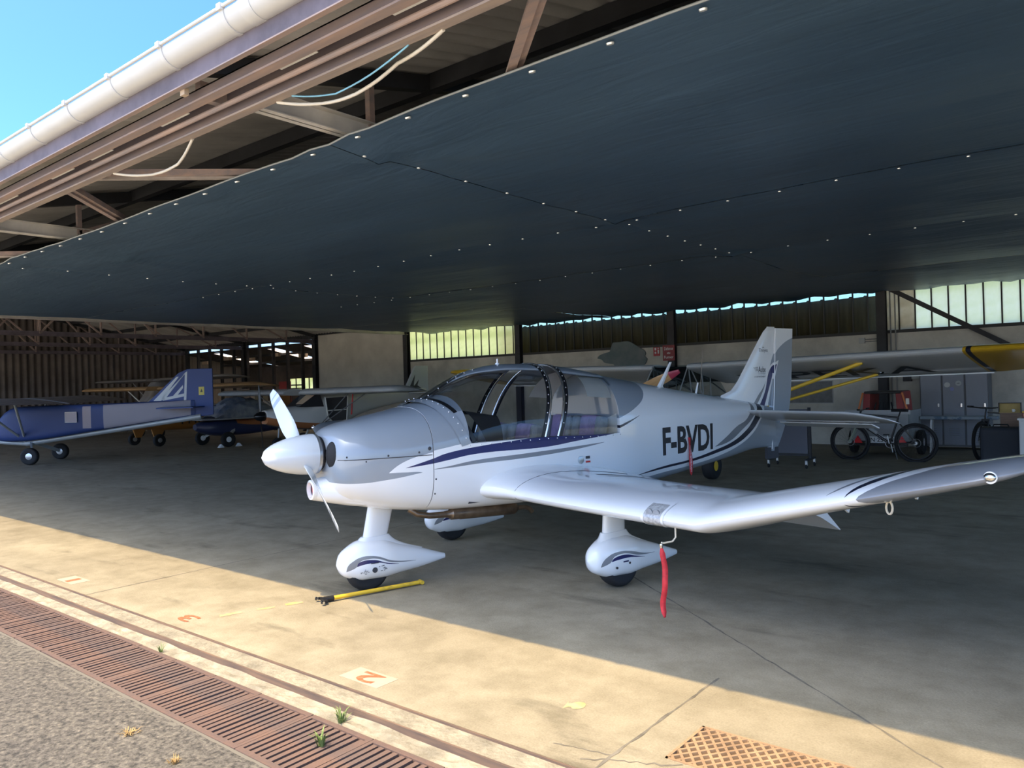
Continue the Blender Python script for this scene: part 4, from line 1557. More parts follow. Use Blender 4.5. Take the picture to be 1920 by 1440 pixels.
def wing_pt(y, u, side, dn=0.0):
    lx, tx, zl, th, inc = interp(WG, y)
    c = lx - tx
    a, b = airfoil(u, th)
    z = (a if side > 0 else b) * c
    i = math.radians(inc)
    return Vector((lx - u * c * math.cos(i), y, zl - u * c * math.sin(i) + z + dn * (1 if side > 0 else -1)))


def wing_ring(y, n=22, umax=1.0):
    r = []
    for k in range(n + 1):
        u = umax * 0.5 * (1 + math.cos(PI * k / n))
        r.append(wing_pt(y, u, 1))
    for k in range(1, n + 1):
        u = umax * 0.5 * (1 - math.cos(PI * k / n))
        r.append(wing_pt(y, u, -1))
    return r


L_TG = (C_SGREY, 'x', 'ay', [(.60, 3.42), (.52, 3.50), (.45, 3.60), (.35, 3.74), (.2, 3.90), (0.0, 4.02), (-.4, 4.12), (-.8, 4.16)], None)
L_TW = (C_WHITE, 'x', 'ay', [(.50, 3.52), (.42, 3.56), (.35, 3.60), (.2, 3.70), (0, 3.82), (-.4, 3.92), (-.8, 3.98)], [(.50, 3.53), (.42, 3.66), (.35, 3.74), (.2, 3.90), (0.0, 4.02), (-.4, 4.12), (-.8, 4.16)])
L_TN = (C_DNAVY, 'x', 'ay', [(.44, 3.56), (.38, 3.575), (.3, 3.61), (.15, 3.68), (-.1, 3.78), (-.5, 3.88)], [(.44, 3.562), (.38, 3.61), (.3, 3.68), (.15, 3.77), (-.1, 3.86), (-.5, 3.92)])
L_TS = (C_SGREY, 'x', 'ay', [(.42, 3.44), (.36, 3.47), (.25, 3.52), (.1, 3.58), (-.2, 3.66)], [(.42, 3.442), (.36, 3.495), (.25, 3.56), (.1, 3.62), (-.2, 3.68)])
P_WING = paint('wing_paint', C_WHITE, [L_TG, L_TW, L_TN, L_TS], 0.3, 0.8)
ysw = [0.30, 0.42, 0.56, 0.64, 0.72, 0.83, 0.95, 1.1, 1.3, 1.7, 2.1, 2.5, 2.56, 2.60, 2.63, 2.66, 2.72, 2.80, 3.0, 3.2, 3.4, 3.6, 3.8, 4.0, 4.1, 4.18, 4.24, 4.28, 4.31, 4.34, 4.36]
for sy in (1, -1):
    rr = []
    for y in ysw:
        r = wing_ring(y)
        rr.append([Vector((p.x, sy * p.y, p.z)) for p in r])
    wo_ = MB().loft(rr, True, True).build('wing', P_WING, plane, 40)
    # lowered flap under the trailing edge of the inner wing
    fl = []
    for y in (0.66, 1.2, 1.8, 2.40, 2.58):
        hz = wing_pt(y, 0.78, -1).z + 0.01
        fx = -0.80
        fl.append([Vector((fx, sy * y, hz + 0.035)), Vector((fx - 0.10, sy * y, hz + 0.015)), Vector((fx - 0.34, sy * y, hz - 0.19)), Vector((fx - 0.345, sy * y, hz - 0.20)), Vector((fx - 0.10, sy * y, hz - 0.075)), Vector((fx - 0.01, sy * y, hz - 0.04)), Vector((fx + 0.02, sy * y, hz))])
    MB().loft(fl, True, True).build('flap', M_PWHITE, wo_, 30)
    # aileron gap
    MB().tube([wing_pt(y, 0.74, 1, 0.001) * 1 if sy > 0 else Vector((wing_pt(y, 0.74, 1).x, -y, wing_pt(y, 0.74, 1).z + 0.001)) for y in (2.75, 3.1, 3.5, 3.9, 4.15)], 0.003, 5).build('aileron_gap', M_SEAM, wo_)
    # root fairing seam
    sm = [wing_pt(0.80, 0.5 * (1 - math.cos(PI * k / 20)), 1 if True else -1, 0.001) for k in range(0, 14)]
    lo_ = [wing_pt(0.80, 0.5 * (1 - math.cos(PI * k / 20)), -1, 0.001) for k in range(4, 0, -1)]
    MB().tube([Vector((p.x + 0.0, sy * (0.70 - 0.0 * i + 0.05 * math.sin(i)), p.z)) if False else Vector((p.x, sy * p.y, p.z)) for i, p in enumerate(lo_ + sm)], 0.0022, 5).build('fairing_seam', M_SEAM, wo_)
    # tie-down ring, position lamp
    q = wing_pt(3.72, 0.12, -1)
    MB().tube([(q.x, sy * q.y + 0.017 * math.cos(a), q.z - 0.03 + 0.034 * math.sin(a)) for a in [2 * PI * i / 14 for i in range(14)]], 0.0065, 6, closed=True).build('tie_down_ring', mat('cream_ring', (0.62, 0.55, 0.42), 0.5), wo_, 60)
    q = wing_pt(4.22, 0.0, 1)
    MB().ball((q.x - 0.015, sy * (q.y + 0.02), q.z + 0.012), 0.026, 14, 8, (0.9, 1.1, 0.9)).build('position_lamp', M_CHROME, wo_, 60)
    MB().lathe([(0.03, 0), (0.03, 0.01)], (q.x - 0.025, sy * (q.y + 0.02), q.z + 0.01), 'x', 16).build('lamp_bezel', M_PWHITE, wo_, 40)
    # aileron hinge horns below the wing
    for yh in (2.95, 3.45):
        q = wing_pt(yh, 0.72, -1)
        MB().prism([(q.x + 0.07, q.z + 0.01), (q.x - 0.05, q.z + 0.01), (q.x - 0.02, q.z - 0.05)], sy * yh - 0.008, sy * yh + 0.008).build('hinge_horn', M_PWHITE, wo_)
    # wing walk strips on the root
    for x0, y0, y1 in ((-0.60, 0.95, 1.0), (-0.60, 1.08, 1.11)):
        pts = [[wing_pt(y0, u, 1, 0.002), wing_pt(y1, u, 1, 0.002)] for u in xs_between(0.42, 0.85, 8)]
        MB().loft([[Vector((p.x, sy * p.y, p.z)) for p in r] for r in pts], False).build('walk_strip', M_SEATG, wo_)

# landing light window in the port leading edge
wind = []
for y in xs_between(2.17, 2.37, 8):
    col_ = []
    for k in range(13):
        s = -1 + 2 * k / 12
        u = (s * s) * (0.085 if s < 0 else 0.035)
        col_.append(wing_pt(y, u, 1 if s < 0 else -1, 0.0035) + Vector((0.003, 0, 0)))
    wind.append(col_)
lw_ = MB().loft(wind, False).build('landing_light_frame', M_PWHITE, plane, 50)
ins = []
for y in xs_between(2.195, 2.345, 8):
    col_ = []
    for k in range(13):
        s = -0.86 + 1.74 * k / 12
        u = (s * s) * (0.085 if s < 0 else 0.035)
        col_.append(wing_pt(y, u, 1 if s < 0 else -1, 0.0055) + Vector((0.005, 0, 0)))
    ins.append(col_)
MB().loft(ins, False).build('lamp_window', mat('lamp_bay_glass', (0.52, 0.51, 0.49), 0.08, vary=0.35, scale=38, coat=1.0), lw_, 50)
for y in (2.24, 2.305):
    q = wing_pt(y, 0.012, 1)
    MB().lathe([(0.026, 0), (0.028, 0.012), (0.01, 0.016)], (q.x + 0.001, y, q.z + 0.0), 'x', 14).build('lamp', M_SEATG, lw_, 50)

# ---- wheel fairings, legs, wheels
def pant(x0, ym, front, back, swg, swn, name):
    """teardrop wheel fairing between local x = front and back"""
    L_ = front - back
    prof = [(0.0, .245, .002, .002), (.03, .245, .060, .070), (.10, .250, .095, .125), (.22, .255, .125, .165), (.36, .250, .130, .165), (.55, .225, .105, .125), (.75, .200, .070, .085), (.92, .180, .040, .042), (1.0, .172, .020, .022)]
    rr = []
    for i in range(30):
        t_ = i / 29
        t_ = t_ ** 1.25
        zc, hw, hh = interp(prof, t_)
        x = front - L_ * t_
        ring = []
        for k in range(24):
            a = 2 * PI * k / 24
            z = zc + hh * spow(math.sin(a), 0.8)
            z = max(z, 0.078 + 0.06 * max(0, t_ - 0.35))
            ring.append(Vector((x, ym + hw * spow(math.cos(a), 0.85), z)))
        rr.append(ring)
    pm = paint(name, C_WHITE, [(C_SGREY, 'x', 'z', *swg), (C_NAVY, 'x', 'z', *swn)])
    po = MB().loft(rr, True, True).build('wheel_fairing', pm, plane, 45)
    return po, pm


def legf(ym, pts, nm, pm):
    """streamlined leg: rows of (z, x front, x back, half width)"""
    rr = []
    tab = [tuple(p) for p in pts]
    for i in range(22):
        z = tab[0][0] + (tab[-1][0] - tab[0][0]) * i / 21
        xf, xb, hw = interp(tab, z)
        ring = []
        for k in range(20):
            a = 2 * PI * k / 20
            u = 0.5 * (1 + math.cos(a))
            ring.append(Vector((xb + (xf - xb) * u, ym + hw * spow(math.sin(a), 0.8) * (0.55 + 0.45 * u), z)))
        rr.append(ring)
    return MB().loft(rr, True, True).build(nm, pm, plane, 45)


def tyre(x, y, r, w, nm='wheel'):
    pr = [(r * 0.62, -w * 0.42), (r * 0.80, -w * 0.5), (r * 0.94, -w * 0.42), (r, -w * 0.22), (r, w * 0.22), (r * 0.94, w * 0.42), (r * 0.80, w * 0.5), (r * 0.62, w * 0.42)]
    o = MB().lathe(pr, (x, y, r), 'y', 32).build(nm, M_BLACK, plane, 50)
    MB().lathe([(r * 0.60, -w * 0.38), (r * 0.62, w * 0.38)], (x, y, r), 'y', 24).build('hub', M_ALU, o, 40)
    return o


mg = ([(.225, .200), (.152, .227), (.10, .278), (.03, .289), (-.011, .285), (-.159, .25), (-.376, .234)], [(.225, .210), (.164, .281), (.10, .305), (.03, .309), (-.041, .30), (-.252, .25), (-.376, .236)])
mn = ([(.137, .234), (.05, .247), (-.039, .249), (-.13, .238), (-.235, .223)], [(.137, .236), (.078, .273), (.004, .277), (-.10, .255), (-.235, .225)])
for sy in (1, -1):
    po, pm = pant(0, sy * 1.29, .295, -.72, mg, mn, 'main_fairing_paint_%d' % (sy + 2))
    legf(sy * 1.29, [(.28, .270, -.48, .116), (.345, .222, -.30, .098), (.40, .165, -.18, .073), (.45, .138, -.132, .055)], 'leg_boot', M_PWHITE)
    legf(sy * 1.29, [(.44, .120, -.118, .048), (.70, .098, -.125, .046)], 'gear_leg', M_PWHITE)
    tyre(-0.03, sy * 1.29, .18, .15)
    yy = sy * (1.29 + 0.131)
    for dx, dz, r in ((0.095, .185, .010), (-0.045, .205, .010)):
        MB().lathe([(r, -0.006), (r, 0.004)], (dx, yy - sy * 0.004, dz), 'y', 10).build('fairing_bolt', M_SEAM, po)
    MB().box((-.03, min(yy - sy * .004, yy + sy * .001), .218), (.025, max(yy - sy * .004, yy + sy * .001), .228)).build('placard', M_NAVY, po)
ng = ([(1.79, .195), (1.72, .222), (1.672, .274), (1.60, .281), (1.566, .278), (1.387, .219), (1.162, .194)], [(1.79, .205), (1.742, .274), (1.648, .307), (1.60, .305), (1.554, .296), (1.386, .233), (1.162, .196)])
nn = ([(1.709, .229), (1.627, .243), (1.532, .24), (1.424, .21), (1.338, .197)], [(1.709, .232), (1.661, .272), (1.578, .269), (1.46, .229), (1.338, .199)])
po, pm = pant(0, 0.0, 1.845, .835, ng, nn, 'nose_fairing_paint')
legf(0, [(.28, 1.82, 1.05, .116), (.33, 1.77, 1.20, .102), (.38, 1.69, 1.305, .083), (.44, 1.622, 1.372, .063)], 'leg_boot', M_PWHITE)
legf(0, [(.43, 1.605, 1.385, .055), (.70, 1.548, 1.315, .055)], 'nose_leg', M_PWHITE)
tyre(1.575, 0, .18, .14)
MB().lathe([(.022, -0.006), (.022, 0.004)], (1.565, .128, .185), 'y', 12).build('fairing_bolt', M_SEAM, po)
smud = MB()
for i in range(26):
    x = random.choice((1.655, 1.485)) + random.uniform(-.04, .04)
    z = .185 + random.uniform(-.022, .022) - (x - 1.57) * 0.05
    smud.box((x, .1295, z), (x + random.uniform(.006, .02), .1315, z + .0035))
smud.build('fine_print', M_SEAM, po)
MB().box((1.53, .1295, .238), (1.60, .1315, .244)).build('fine_print', M_SEAM, po)

# ---- exhaust under the belly
M_EXH = mat('heat_stained_steel', (0.22, 0.16, 0.11), 0.32, 0.85, vary=0.3, scale=8)
MB().tube([(1.30, .24, .66), (1.24, .27, .615), (1.14, .30, .595), (1.02, .31, .590), (.96, .31, .588)], .026, 12).build('exhaust_pipe', M_EXH, plane, 60)
mf = MB()
mf.tube([(1.00, .31, .590), (.96, .31, .588), (.94, .31, .587), (.86, .31, .583), (.85, .31, .583), (.30, .31, .558), (.28, .31, .557), (.25, .31, .555)], [.028, .032, .050, .050, .054, .054, .050, .028], 16)
mf.build('exhaust_muffler', M_EXH, plane, 40)
MB().tube([(.27, .31, .556), (.16, .31, .553), (.11, .31, .535), (.08, .31, .50)], .022, 10).build('exhaust_tail_pipe', M_EXH, plane, 60)

# ---- antennas, beacon, pitot
an = []
for t_, x, ch, th in ((0, -1.975, .115, .020), (.08, -1.975, .09, .016), (.5, -2.06, .062, .011), (1.0, -2.155, .040, .006)):
    z = 1.572 + .285 * t_
    an.append([Vector((x + ch / 2, 0, z)), Vector((x + ch * .1, th, z)), Vector((x - ch / 2, 0, z)), Vector((x + ch * .1, -th, z))])
MB().loft(an, True, True).build('blade_antenna', M_PWHITE, plane, 30)
MB().tube([(-2.55, 0, 1.46), (-2.60, 0, 1.615)], [.013, .009], 8).build('stub_antenna', M_PWHITE, plane, 60)
MB().tube([(-2.63, 0, 1.45), (-2.70, 0, 2.0)], .003, 6).build('whip_antenna', mat('brown_whip', (.25, .2, .15), .5), plane)
MB().lathe([(.022, 0), (.020, .012), (.008, .014), (.008, .05), (.002, .054)], (.20, 0, 1.852), 'z', 12).build('roof_vent', M_PWHITE, plane, 40)
q = wing_pt(2.43, 0.03, -1)
MB().tube([(q.x, q.y, q.z + .01), (q.x, q.y, q.z - .06), (q.x + .02, q.y - 0.01, q.z - .085), (q.x + .085, q.y - 0.03, q.z - .09), (q.x + .10, q.y - .032, q.z - .085)], .006, 8).build('pitot_tube', mat('cream_ring', (0.62, 0.55, 0.42)), plane, 60)
PIT = (q.x + .10, q.y - .035, q.z - .112)
# fuel filler disc and small placards
xf = -.30
w_ = interp(FT, xf)[3]
MB().lathe([(.036, -0.003), (.036, .002), (.030, .004)], (xf, w_ + .002, .955), 'y', 20).build('fuel_cap', M_ALU, plane, 30)
MB().box((xf - .11, w_ + .001, .96), (xf - .06, w_ + .003, .985)).build('placard', M_SEAM, plane)
MB().box((xf - .115, w_ + .001, .925), (xf - .06, w_ + .003, .94)).build('placard', M_RED, plane)

# ---- lettering projected on the port side
bvh = BVHTree.FromPolygons([Vector(p) for p in hull.v], hull.f)


def on_hull(x, z, eps=.003, side=1):
    h = bvh.ray_cast(Vector((x, 2.0 * side, z)), Vector((0, -side, 0)))
    if h[0] is None:
        return Vector((x, .3 * side, z))
    return h[0] + Vector((0, eps * side, 0))


lt_ = MB()
lettering(lt_, 'F-BVDI', lambda u, v: on_hull(-1.515 - u * .935, .888 + v * .287 - u * .008), 0.03)
lt_.build('registration_letters', M_INK, plane)
lt_ = MB()
lettering(lt_, 'F-BVDI', lambda u, v: on_hull(-2.45 + u * .935, .888 + v * .287, side=-1), 0.012)
lt_.build('registration_letters', M_INK, plane)


def on_fin(x, z):
    hx, l = hinge_x(z), le_x(z)
    u = min(1, max(0, (x - l) / (hx - l)))
    k = 1.0 - 0.55 * (z - 1.3) / .975
    t_ = .05 * k * 2.6 * (0.2969 * math.sqrt(u) - 0.126 * u - 0.3516 * u * u + 0.2843 * u ** 3 - 0.1036 * u ** 4) / 0.5
    return Vector((x, t_ + .003, z))


for s_, x0, w_, z0, h_, m_ in (('Troyes', -3.725, .185, 1.955, .058, M_SGREY if False else mat('grey_print', (.16, .17, .18), .5)), ('Aube', -3.70, .155, 1.715, .075, M_INK), ('LE DÉPARTEMENT', -3.615, .24, 1.655, .022, M_INK), ('en Champagne', -3.70, .155, 1.69, .016, M_INK)):
    b_ = MB()
    lettering(b_, s_, lambda u, v: on_fin(x0 - u * w_, z0 + v * h_), 0.0)
    b_.build('sponsor_lettering', m_, plane)
b_ = MB()
for i in range(4):
    z = 1.735 + i * .013
    b_.add([on_fin(-3.60 - .012 * (3 - i), z), on_fin(-3.69, z + .004), on_fin(-3.69, z + .010), on_fin(-3.60 - .012 * (3 - i), z + .003)], [(0, 1, 2, 3)])
b_.add([on_fin(-3.80, 2.015), on_fin(-3.84, 2.03), on_fin(-3.80, 2.028)], [(0, 1, 2)])
b_.build('sponsor_emblem', M_INK, plane)


# ---- red streamers, tow bar
def streamer(name, label, pts, w, tw, m_, txt=None):
    t_ = thing(name, label, 'warning streamer', pts[0])
    n = 26
    tab = [(i / (len(pts) - 1), *(Vector(p) - Vector(pts[0]))) for i, p in enumerate(pts)]
    L0 = []
    for i in range(n + 1):
        f = i / n
        w_f = min(1.0, .25 + f * 5) if txt is None else 1.0
        p = Vector(interp(tab, f))
        a = tw[0] + (tw[1] - tw[0]) * f + 0.35 * math.sin(f * 7)
        d = Vector((math.cos(a), math.sin(a), 0)) * w * w_f / 2 * (1 if f < .93 else 1 - (f - .93) * 8)
        L0.append([p - d, p + d])
    o = MB().loft(L0, False).build('ribbon', m_, t_, 60)
    md = o.modifiers.new('thickness', 'SOLIDIFY')
    md.thickness = 0.002
    return t_, L0


def wl(p):
    c, s = math.cos(PRZ), math.sin(PRZ)
    return (PX + p[0] * c - p[1] * s, PY + p[0] * s + p[1] * c, p[2])


M_FLAG = mat('red_streamer_cloth', (0.62, 0.03, 0.035), 0.7, vary=0.25, scale=20)
p0_ = wl(PIT)
st, _ = streamer('pitot_cover_streamer', 'crumpled red streamer hanging from the tube under the port wing', [(p0_[0], p0_[1], p0_[2] + .005), (p0_[0] + .012, p0_[1] - .004, p0_[2] - .06), (p0_[0] + .022, p0_[1], p0_[2] - .13), (p0_[0] + .030, p0_[1] - .02, p0_[2] - .24), (p0_[0] + .0, p0_[1], p0_[2] - .37), (p0_[0] + .022, p0_[1] - .02, p0_[2] - .45)], .036, (.3, 1.0), M_FLAG)
MB().lathe([(.010, -.012), (.012, .0), (.010, .014)], (0, 0, 0), 'z', 10).build('clip', M_CHROME, st, 40)
hp = on_hull(-1.98, 1.045)
p1 = wl((hp.x, hp.y + .004, hp.z))
hp2 = on_hull(-1.985, .72)
st, L0 = streamer('static_cover_streamer', 'straight red streamer with white lettering hanging on the registration letters', [p1, (p1[0] + .012, p1[1] - .006, p1[2] - .2), (p1[0] + .014, p1[1] - .006, p1[2] - .4)], .042, (PRZ + .0, PRZ + .0), M_FLAG, 1)
b_ = MB()


def on_strip(u, v):
    i = min(len(L0) - 2, int((0.22 + .70 * u) * (len(L0) - 1)))
    a, b = L0[i]
    p = b.lerp(a, .25 + .5 * v)
    return p + Vector((math.sin(PRZ) * -.004, math.cos(PRZ) * .004, 0)) + Vector((0, 0, 0)) + (L0[i + 1][0] - L0[i][0]) * ((0.22 + .70 * u) * (len(L0) - 1) - i)


lettering(b_, 'REMOVE BEFORE FLIGHT', on_strip, 0.0)
b_.build('lettering', M_INKW, st)

tw = thing('tow_bar', 'yellow tow bar with a black fork lying beside the nose wheel', 'tow bar', (-4.975, 3.672, 0), math.atan2(.87, .274))
MB().tube([(.10, 0, .026), (.88, 0, .024)], .0165, 14).build('shaft', mat('scuffed_yellow_paint', (.72, .45, .03), .45, col2=(.45, .28, .04), scale=9, lo=.3, hi=.45), tw, 60)
MB().tube([(.875, -.028, .024), (.875, .028, .024)], .017, 12).build('handle', mat('scuffed_yellow_paint', (.72, .45, .03)), tw, 60)
fk = MB().tube([(.11, 0, .026), (.03, 0, .028)], .021, 10)
fk.bar((.03, -.065, .024), (.03, .065, .024), .024, .018)
fk.bar((.03, -.065, .024), (-.015, -.075, .026), .018).bar((.03, .065, .024), (-.015, .06, .026), .018)
fk.build('fork', mat('black_steel', (.02, .02, .022), .5, .4), tw, 30)
for s_ in (-1, 1):
    MB().lathe([(.010, -.02), (.010, .02)], (.0, s_ * .068, .026), 'y', 8).build('fork_pin', M_CHROME, tw)

# ================================================================== OTHER AIRCRAFT
def wheel_at(parent, x, y, r, w, hubm, tm=None, part='wheel'):
    pr = [(r * 0.55, -w * 0.40), (r * 0.78, -w * 0.5), (r * 0.94, -w * 0.40), (r, -w * 0.18), (r, w * 0.18), (r * 0.94, w * 0.40), (r * 0.78, w * 0.5), (r * 0.55, w * 0.40)]
    o = MB().lathe(pr, (x, y, r), 'y', 26).build(part, tm or M_BLACK, parent, 50)
    MB().lathe([(r * 0.2, -w * 0.46), (r * 0.54, -w * 0.34), (r * 0.54, w * 0.34), (r * 0.2, w * 0.46)], (x, y, r), 'y', 20).build('hub', hubm, o, 40)
    return o


def sring(x, zb, zt, w, n, N=32):
    zm = (zb + zt) / 2
    return [Vector((x, w * spow(math.cos(a), 2 / n), zm + (zt - zb) / 2 * spow(math.sin(a), 2 / n))) for a in [-PI / 2 + 2 * PI * k / N for k in range(N)]]


def body(parent, name, tab, m_, nst=34, sm=40):
    x0, x1 = tab[0][0], tab[-1][0]
    rr = [sring(x, *interp(tab, x)) for x in xs_between(x0, x1, nst)]
    return MB().loft(rr, True, True).build(name, m_, parent, sm)


def hwing(parent, side, y0, y1, lx, tx, z, th, dih, m_, tipr=0.35, tilt=0.035):
    rr = []
    n = 14
    for y, k in [(y0, 1), (y0 + 0.3, 1), ((y0 + y1) / 2, 1), (y1 - tipr, 1), (y1 - tipr * 0.5, .93), (y1 - tipr * .18, .78), (y1, .45)]:
        ring = []
        c = (lx - tx) * k
        cxm = (lx + tx) / 2 + 0.1 * (lx - tx) * (1 - k)
        for j in range(2 * n):
            a = PI * j / n
            u = 0.5 * (1 - math.cos(a if j <= n else 2 * PI - a))
            p, q = airfoil(u, th)
            zz = (p if j <= n else q * 0.55) * c
            ring.append(Vector((cxm + c / 2 - u * c, side * y, z + dih * y + zz - u * c * tilt)))
        rr.append(ring)
    return MB().loft(rr, True, True).build('wing', m_, parent, 40)


def prop(parent, x, z, R, ang, m_, tipm=None, chord=.10):
    for s in (0, PI):
        rr = []
        for i in range(12):
            t_ = i / 11
            r = .04 + (R - .04) * t_
            ch = chord * interp([(0, .6), (.4, 1.0), (.8, .8), (1, .35)], t_)[0]
            tw_ = math.radians(50 - 32 * t_)
            rr.append([Vector((.012 * math.sin(b) * math.cos(tw_) - ch / 2 * math.cos(b) * math.sin(tw_), ch / 2 * math.cos(b) * math.cos(tw_) + .012 * math.sin(b) * math.sin(tw_), r)) for b in [2 * PI * k / 10 for k in range(10)]])
        o = MB().loft(rr[:10], True, True).build('propeller_blade', m_, parent, 50)
        o.location = (x, 0, z)
        o.rotation_euler = (ang + s, 0, 0)
        MB().loft(rr[9:], True, True).build('blade_tip', tipm or m_, o, 50)


# ---- silver high-wing aircraft with yellow tips behind the tail
yb = thing('highwing_aircraft', 'silver high-wing aircraft with yellow wing tips and yellow struts behind the tail', 'aircraft', (-6.25, 12.2, 0), -PI / 2)
P_BW = paint('silver_wing_paint', (.62, .63, .62), [((.62, .37, .02), 'x', 'ay', [(-1.6, 4.62), (.4, 4.50)], None), ((.02, .02, .04), 'x', 'ay', [(-1.6, 4.56), (.4, 4.44)], [(-1.6, 4.63), (.4, 4.50)]), ((.62, .37, .02), 'x', 'ay', [(-1.6, 4.52), (.4, 4.40)], [(-1.6, 4.56), (.4, 4.44)])], .35, .3)
M_SILV = mat('silver_dope', (.60, .61, .60), .4, .1, vary=.08, scale=3)
for s in (1, -1):
    wv = hwing(yb, s, .33, 5.45, .22, -1.40, 1.86, .115, .018, P_BW, .75, .19)
    MB().tube([(-1.18, s * .6, 1.565), (-1.24, s * 4.6, 1.62)], .011, 6).build('aileron_rod', M_INKW, wv)
    root = (0.05, s * .34, .80)
    for bx, ux in ((.02, -.10), (-.75, -.98)):
        st_ = MB().tube([(.05 if ux > -.5 else -.25, s * .36, .86), (ux, s * 3.05, 1.83 + (ux + .1) * .21)], .030 if ux > -.5 else .024, 10)
        st_.build('wing_strut', M_YELLOW, yb, 60)
        MB().tube([(ux, s * 3.0, 1.815 + (ux + .1) * .21), (ux + .0, s * 3.14, 1.87 + (ux + .1) * .21)], .018, 8).build('strut_fitting', M_CHROME, yb, 60)
    wheel_at(yb, .32, s * .78, .22, .20, M_YELLOW)
    MB().tube([(.20, s * .32, .62), (.32, s * .72, .24)], .028, 8).build('gear_leg', M_YELLOW, yb, 60)
    MB().tube([(-.30, s * .32, .62), (.30, s * .72, .24)], .020, 8).build('gear_leg', M_YELLOW, yb, 60)
body(yb, 'fuselage', [(-4.9, .52, .80, .05, 3), (-3.5, .52, 1.02, .14, 4), (-1.6, .55, 1.32, .30, 5), (-.5, .56, 1.34, .36, 6), (.5, .58, 1.34, .38, 5), (.75, .62, 1.36, .38, 4), (1.3, .84, 1.50, .33, 2.8), (1.62, .98, 1.54, .24, 2.4)], M_SILV)
cg = MB()
for s in (1, -1):
    cg.add([(.62, s * .36, 1.36), (.15, s * .33, 1.88), (-1.1, s * .33, 1.62), (-1.6, s * .28, 1.32)], [(0, 1, 2, 3)])
cg.add([(.62, .36, 1.36), (.62, -.36, 1.36), (.15, -.33, 1.90), (.15, .33, 1.90)], [(0, 1, 2, 3)])
cg.build('cabin_glazing', glass('green_tinted_acrylic', (.45, .52, .55), .03, .2), yb)
MB().box((-1.25, -.36, 1.85), (.10, .36, 1.875), Matrix.Rotation(-.19, 3, 'Y'), (.1, 0, 1.87)).build('cabin_roof', M_BLACKGLOSS, yb)
for s in (1, -1):
    for a, b in (((.62, .36, 1.36), (.15, .33, 1.90)), ((.15, .33, 1.90), (.10, .36, 1.34)), ((-.35, .36, 1.34), (-.35, .34, 1.77)), ((-.70, .34, 1.34), (-.70, .33, 1.70)), ((.15, .33, 1.90), (-1.6, .28, 1.34)), ((-.35, .36, 1.34), (.10, .33, 1.88))):
        MB().tube([(a[0], s * a[1], a[2]), (b[0], s * b[1], b[2])], .012, 6).build('cabin_tube', mat('grey_tube_paint', (.3, .31, .31), .4), yb)
MB().prism([(-4.3, .95), (-4.75, 1.55), (-5.1, 1.60), (-5.25, 1.2), (-5.1, .65), (-4.8, .6)], -.03, .03).build('fin', M_SILV, yb, bevel=.012)
MB().prism([(-4.2, -1.35), (-4.45, -1.45), (-5.0, -1.35), (-5.0, 1.35), (-4.45, 1.45), (-4.2, 1.35), (-4.0, .1), (-4.0, -.1)], .82, .86, 'xy').build('tailplane', M_SILV, yb, bevel=.01)
prop(yb, 1.70, 1.40, 1.02, -math.radians(68), mat('varnished_wood_blade', (.52, .28, .11), .3, coat=.5, col2=(.62, .38, .18), scale=4, stretch=(8, 8, .6)), mat('red_blade_tip', (.42, .05, .09), .4), .17)
MB().lathe([(.10, 1.60), (.10, 1.74), (.05, 1.80)], (0, 0, 1.40), 'x', 18).build('propeller_hub', M_ALU, yb, 40)
b_ = MB()


def on_bw(u, v):
    y = .95 + u * 2.95
    return Vector((-.98 + v * .60, y, 1.86 + .018 * y - (.22 - (-.98 + v * .60)) * .19 - .058 + .012 * (1 - v)))


lettering(b_, 'F-PEKA', on_bw, .01)
b_.build('registration_letters', M_INK, yb)

# ---- white high-wing microlight with black propeller
wd_ = thing('highwing_microlight', 'white high-wing microlight with black propeller and chevron marked fin behind the nose', 'aircraft', (-18.58, 13.5, 0), -PI / 2 - math.radians(3))
P_DF = paint('microlight_paint', (.66, .66, .64), [((.42, .16, .06), 'x', 'z', [(-1.0, .56), (.4, .60), (1.5, .80)], [(-1.0, .66), (.4, .76), (1.5, .98)]), ((.03, .045, .10), 'x', 'z', None, [(-1.0, .56), (.4, .60), (1.5, .80)])], .35, .4)
M_DW = mat('pale_grey_wing_fabric', (.47, .49, .50), .5, vary=.08, scale=3)
for s in (1, -1):
    hwing(wd_, s, .40, 4.5, .55, -.80, 1.58, .17, .004, M_DW, .30)
    for ux in (.25, -.35):
        MB().tube([(-.05, s * .46, .62), (ux, s * 2.3, 1.55)], .016, 8).build('wing_strut', mat('dark_strut', (.12, .12, .13), .5), wd_, 60)
    wheel_at(wd_, -.35, s * .85, .20, .14, M_INKW)
    MB().tube([(-.25, s * .35, .55), (-.35, s * .80, .22)], .026, 8).build('gear_leg', M_DW, wd_, 60)
wheel_at(wd_, 1.0, 0, .18, .12, M_INKW)
MB().tube([(1.0, 0, .2), (.95, 0, .62)], .022, 8).build('nose_leg', M_DW, wd_, 60)
body(wd_, 'fuselage', [(-4.5, 1.30, 1.62, .06, 2.6), (-3.0, 1.12, 1.56, .14, 2.8), (-1.6, .84, 1.53, .30, 3), (-1.0, .58, 1.52, .44, 3.6), (-.25, .52, 1.50, .47, 3.8), (.0, .53, 1.28, .47, 3.4), (.55, .58, 1.22, .42, 3), (1.15, .68, 1.18, .33, 2.6), (1.40, .76, 1.14, .22, 2.3)], P_DF)
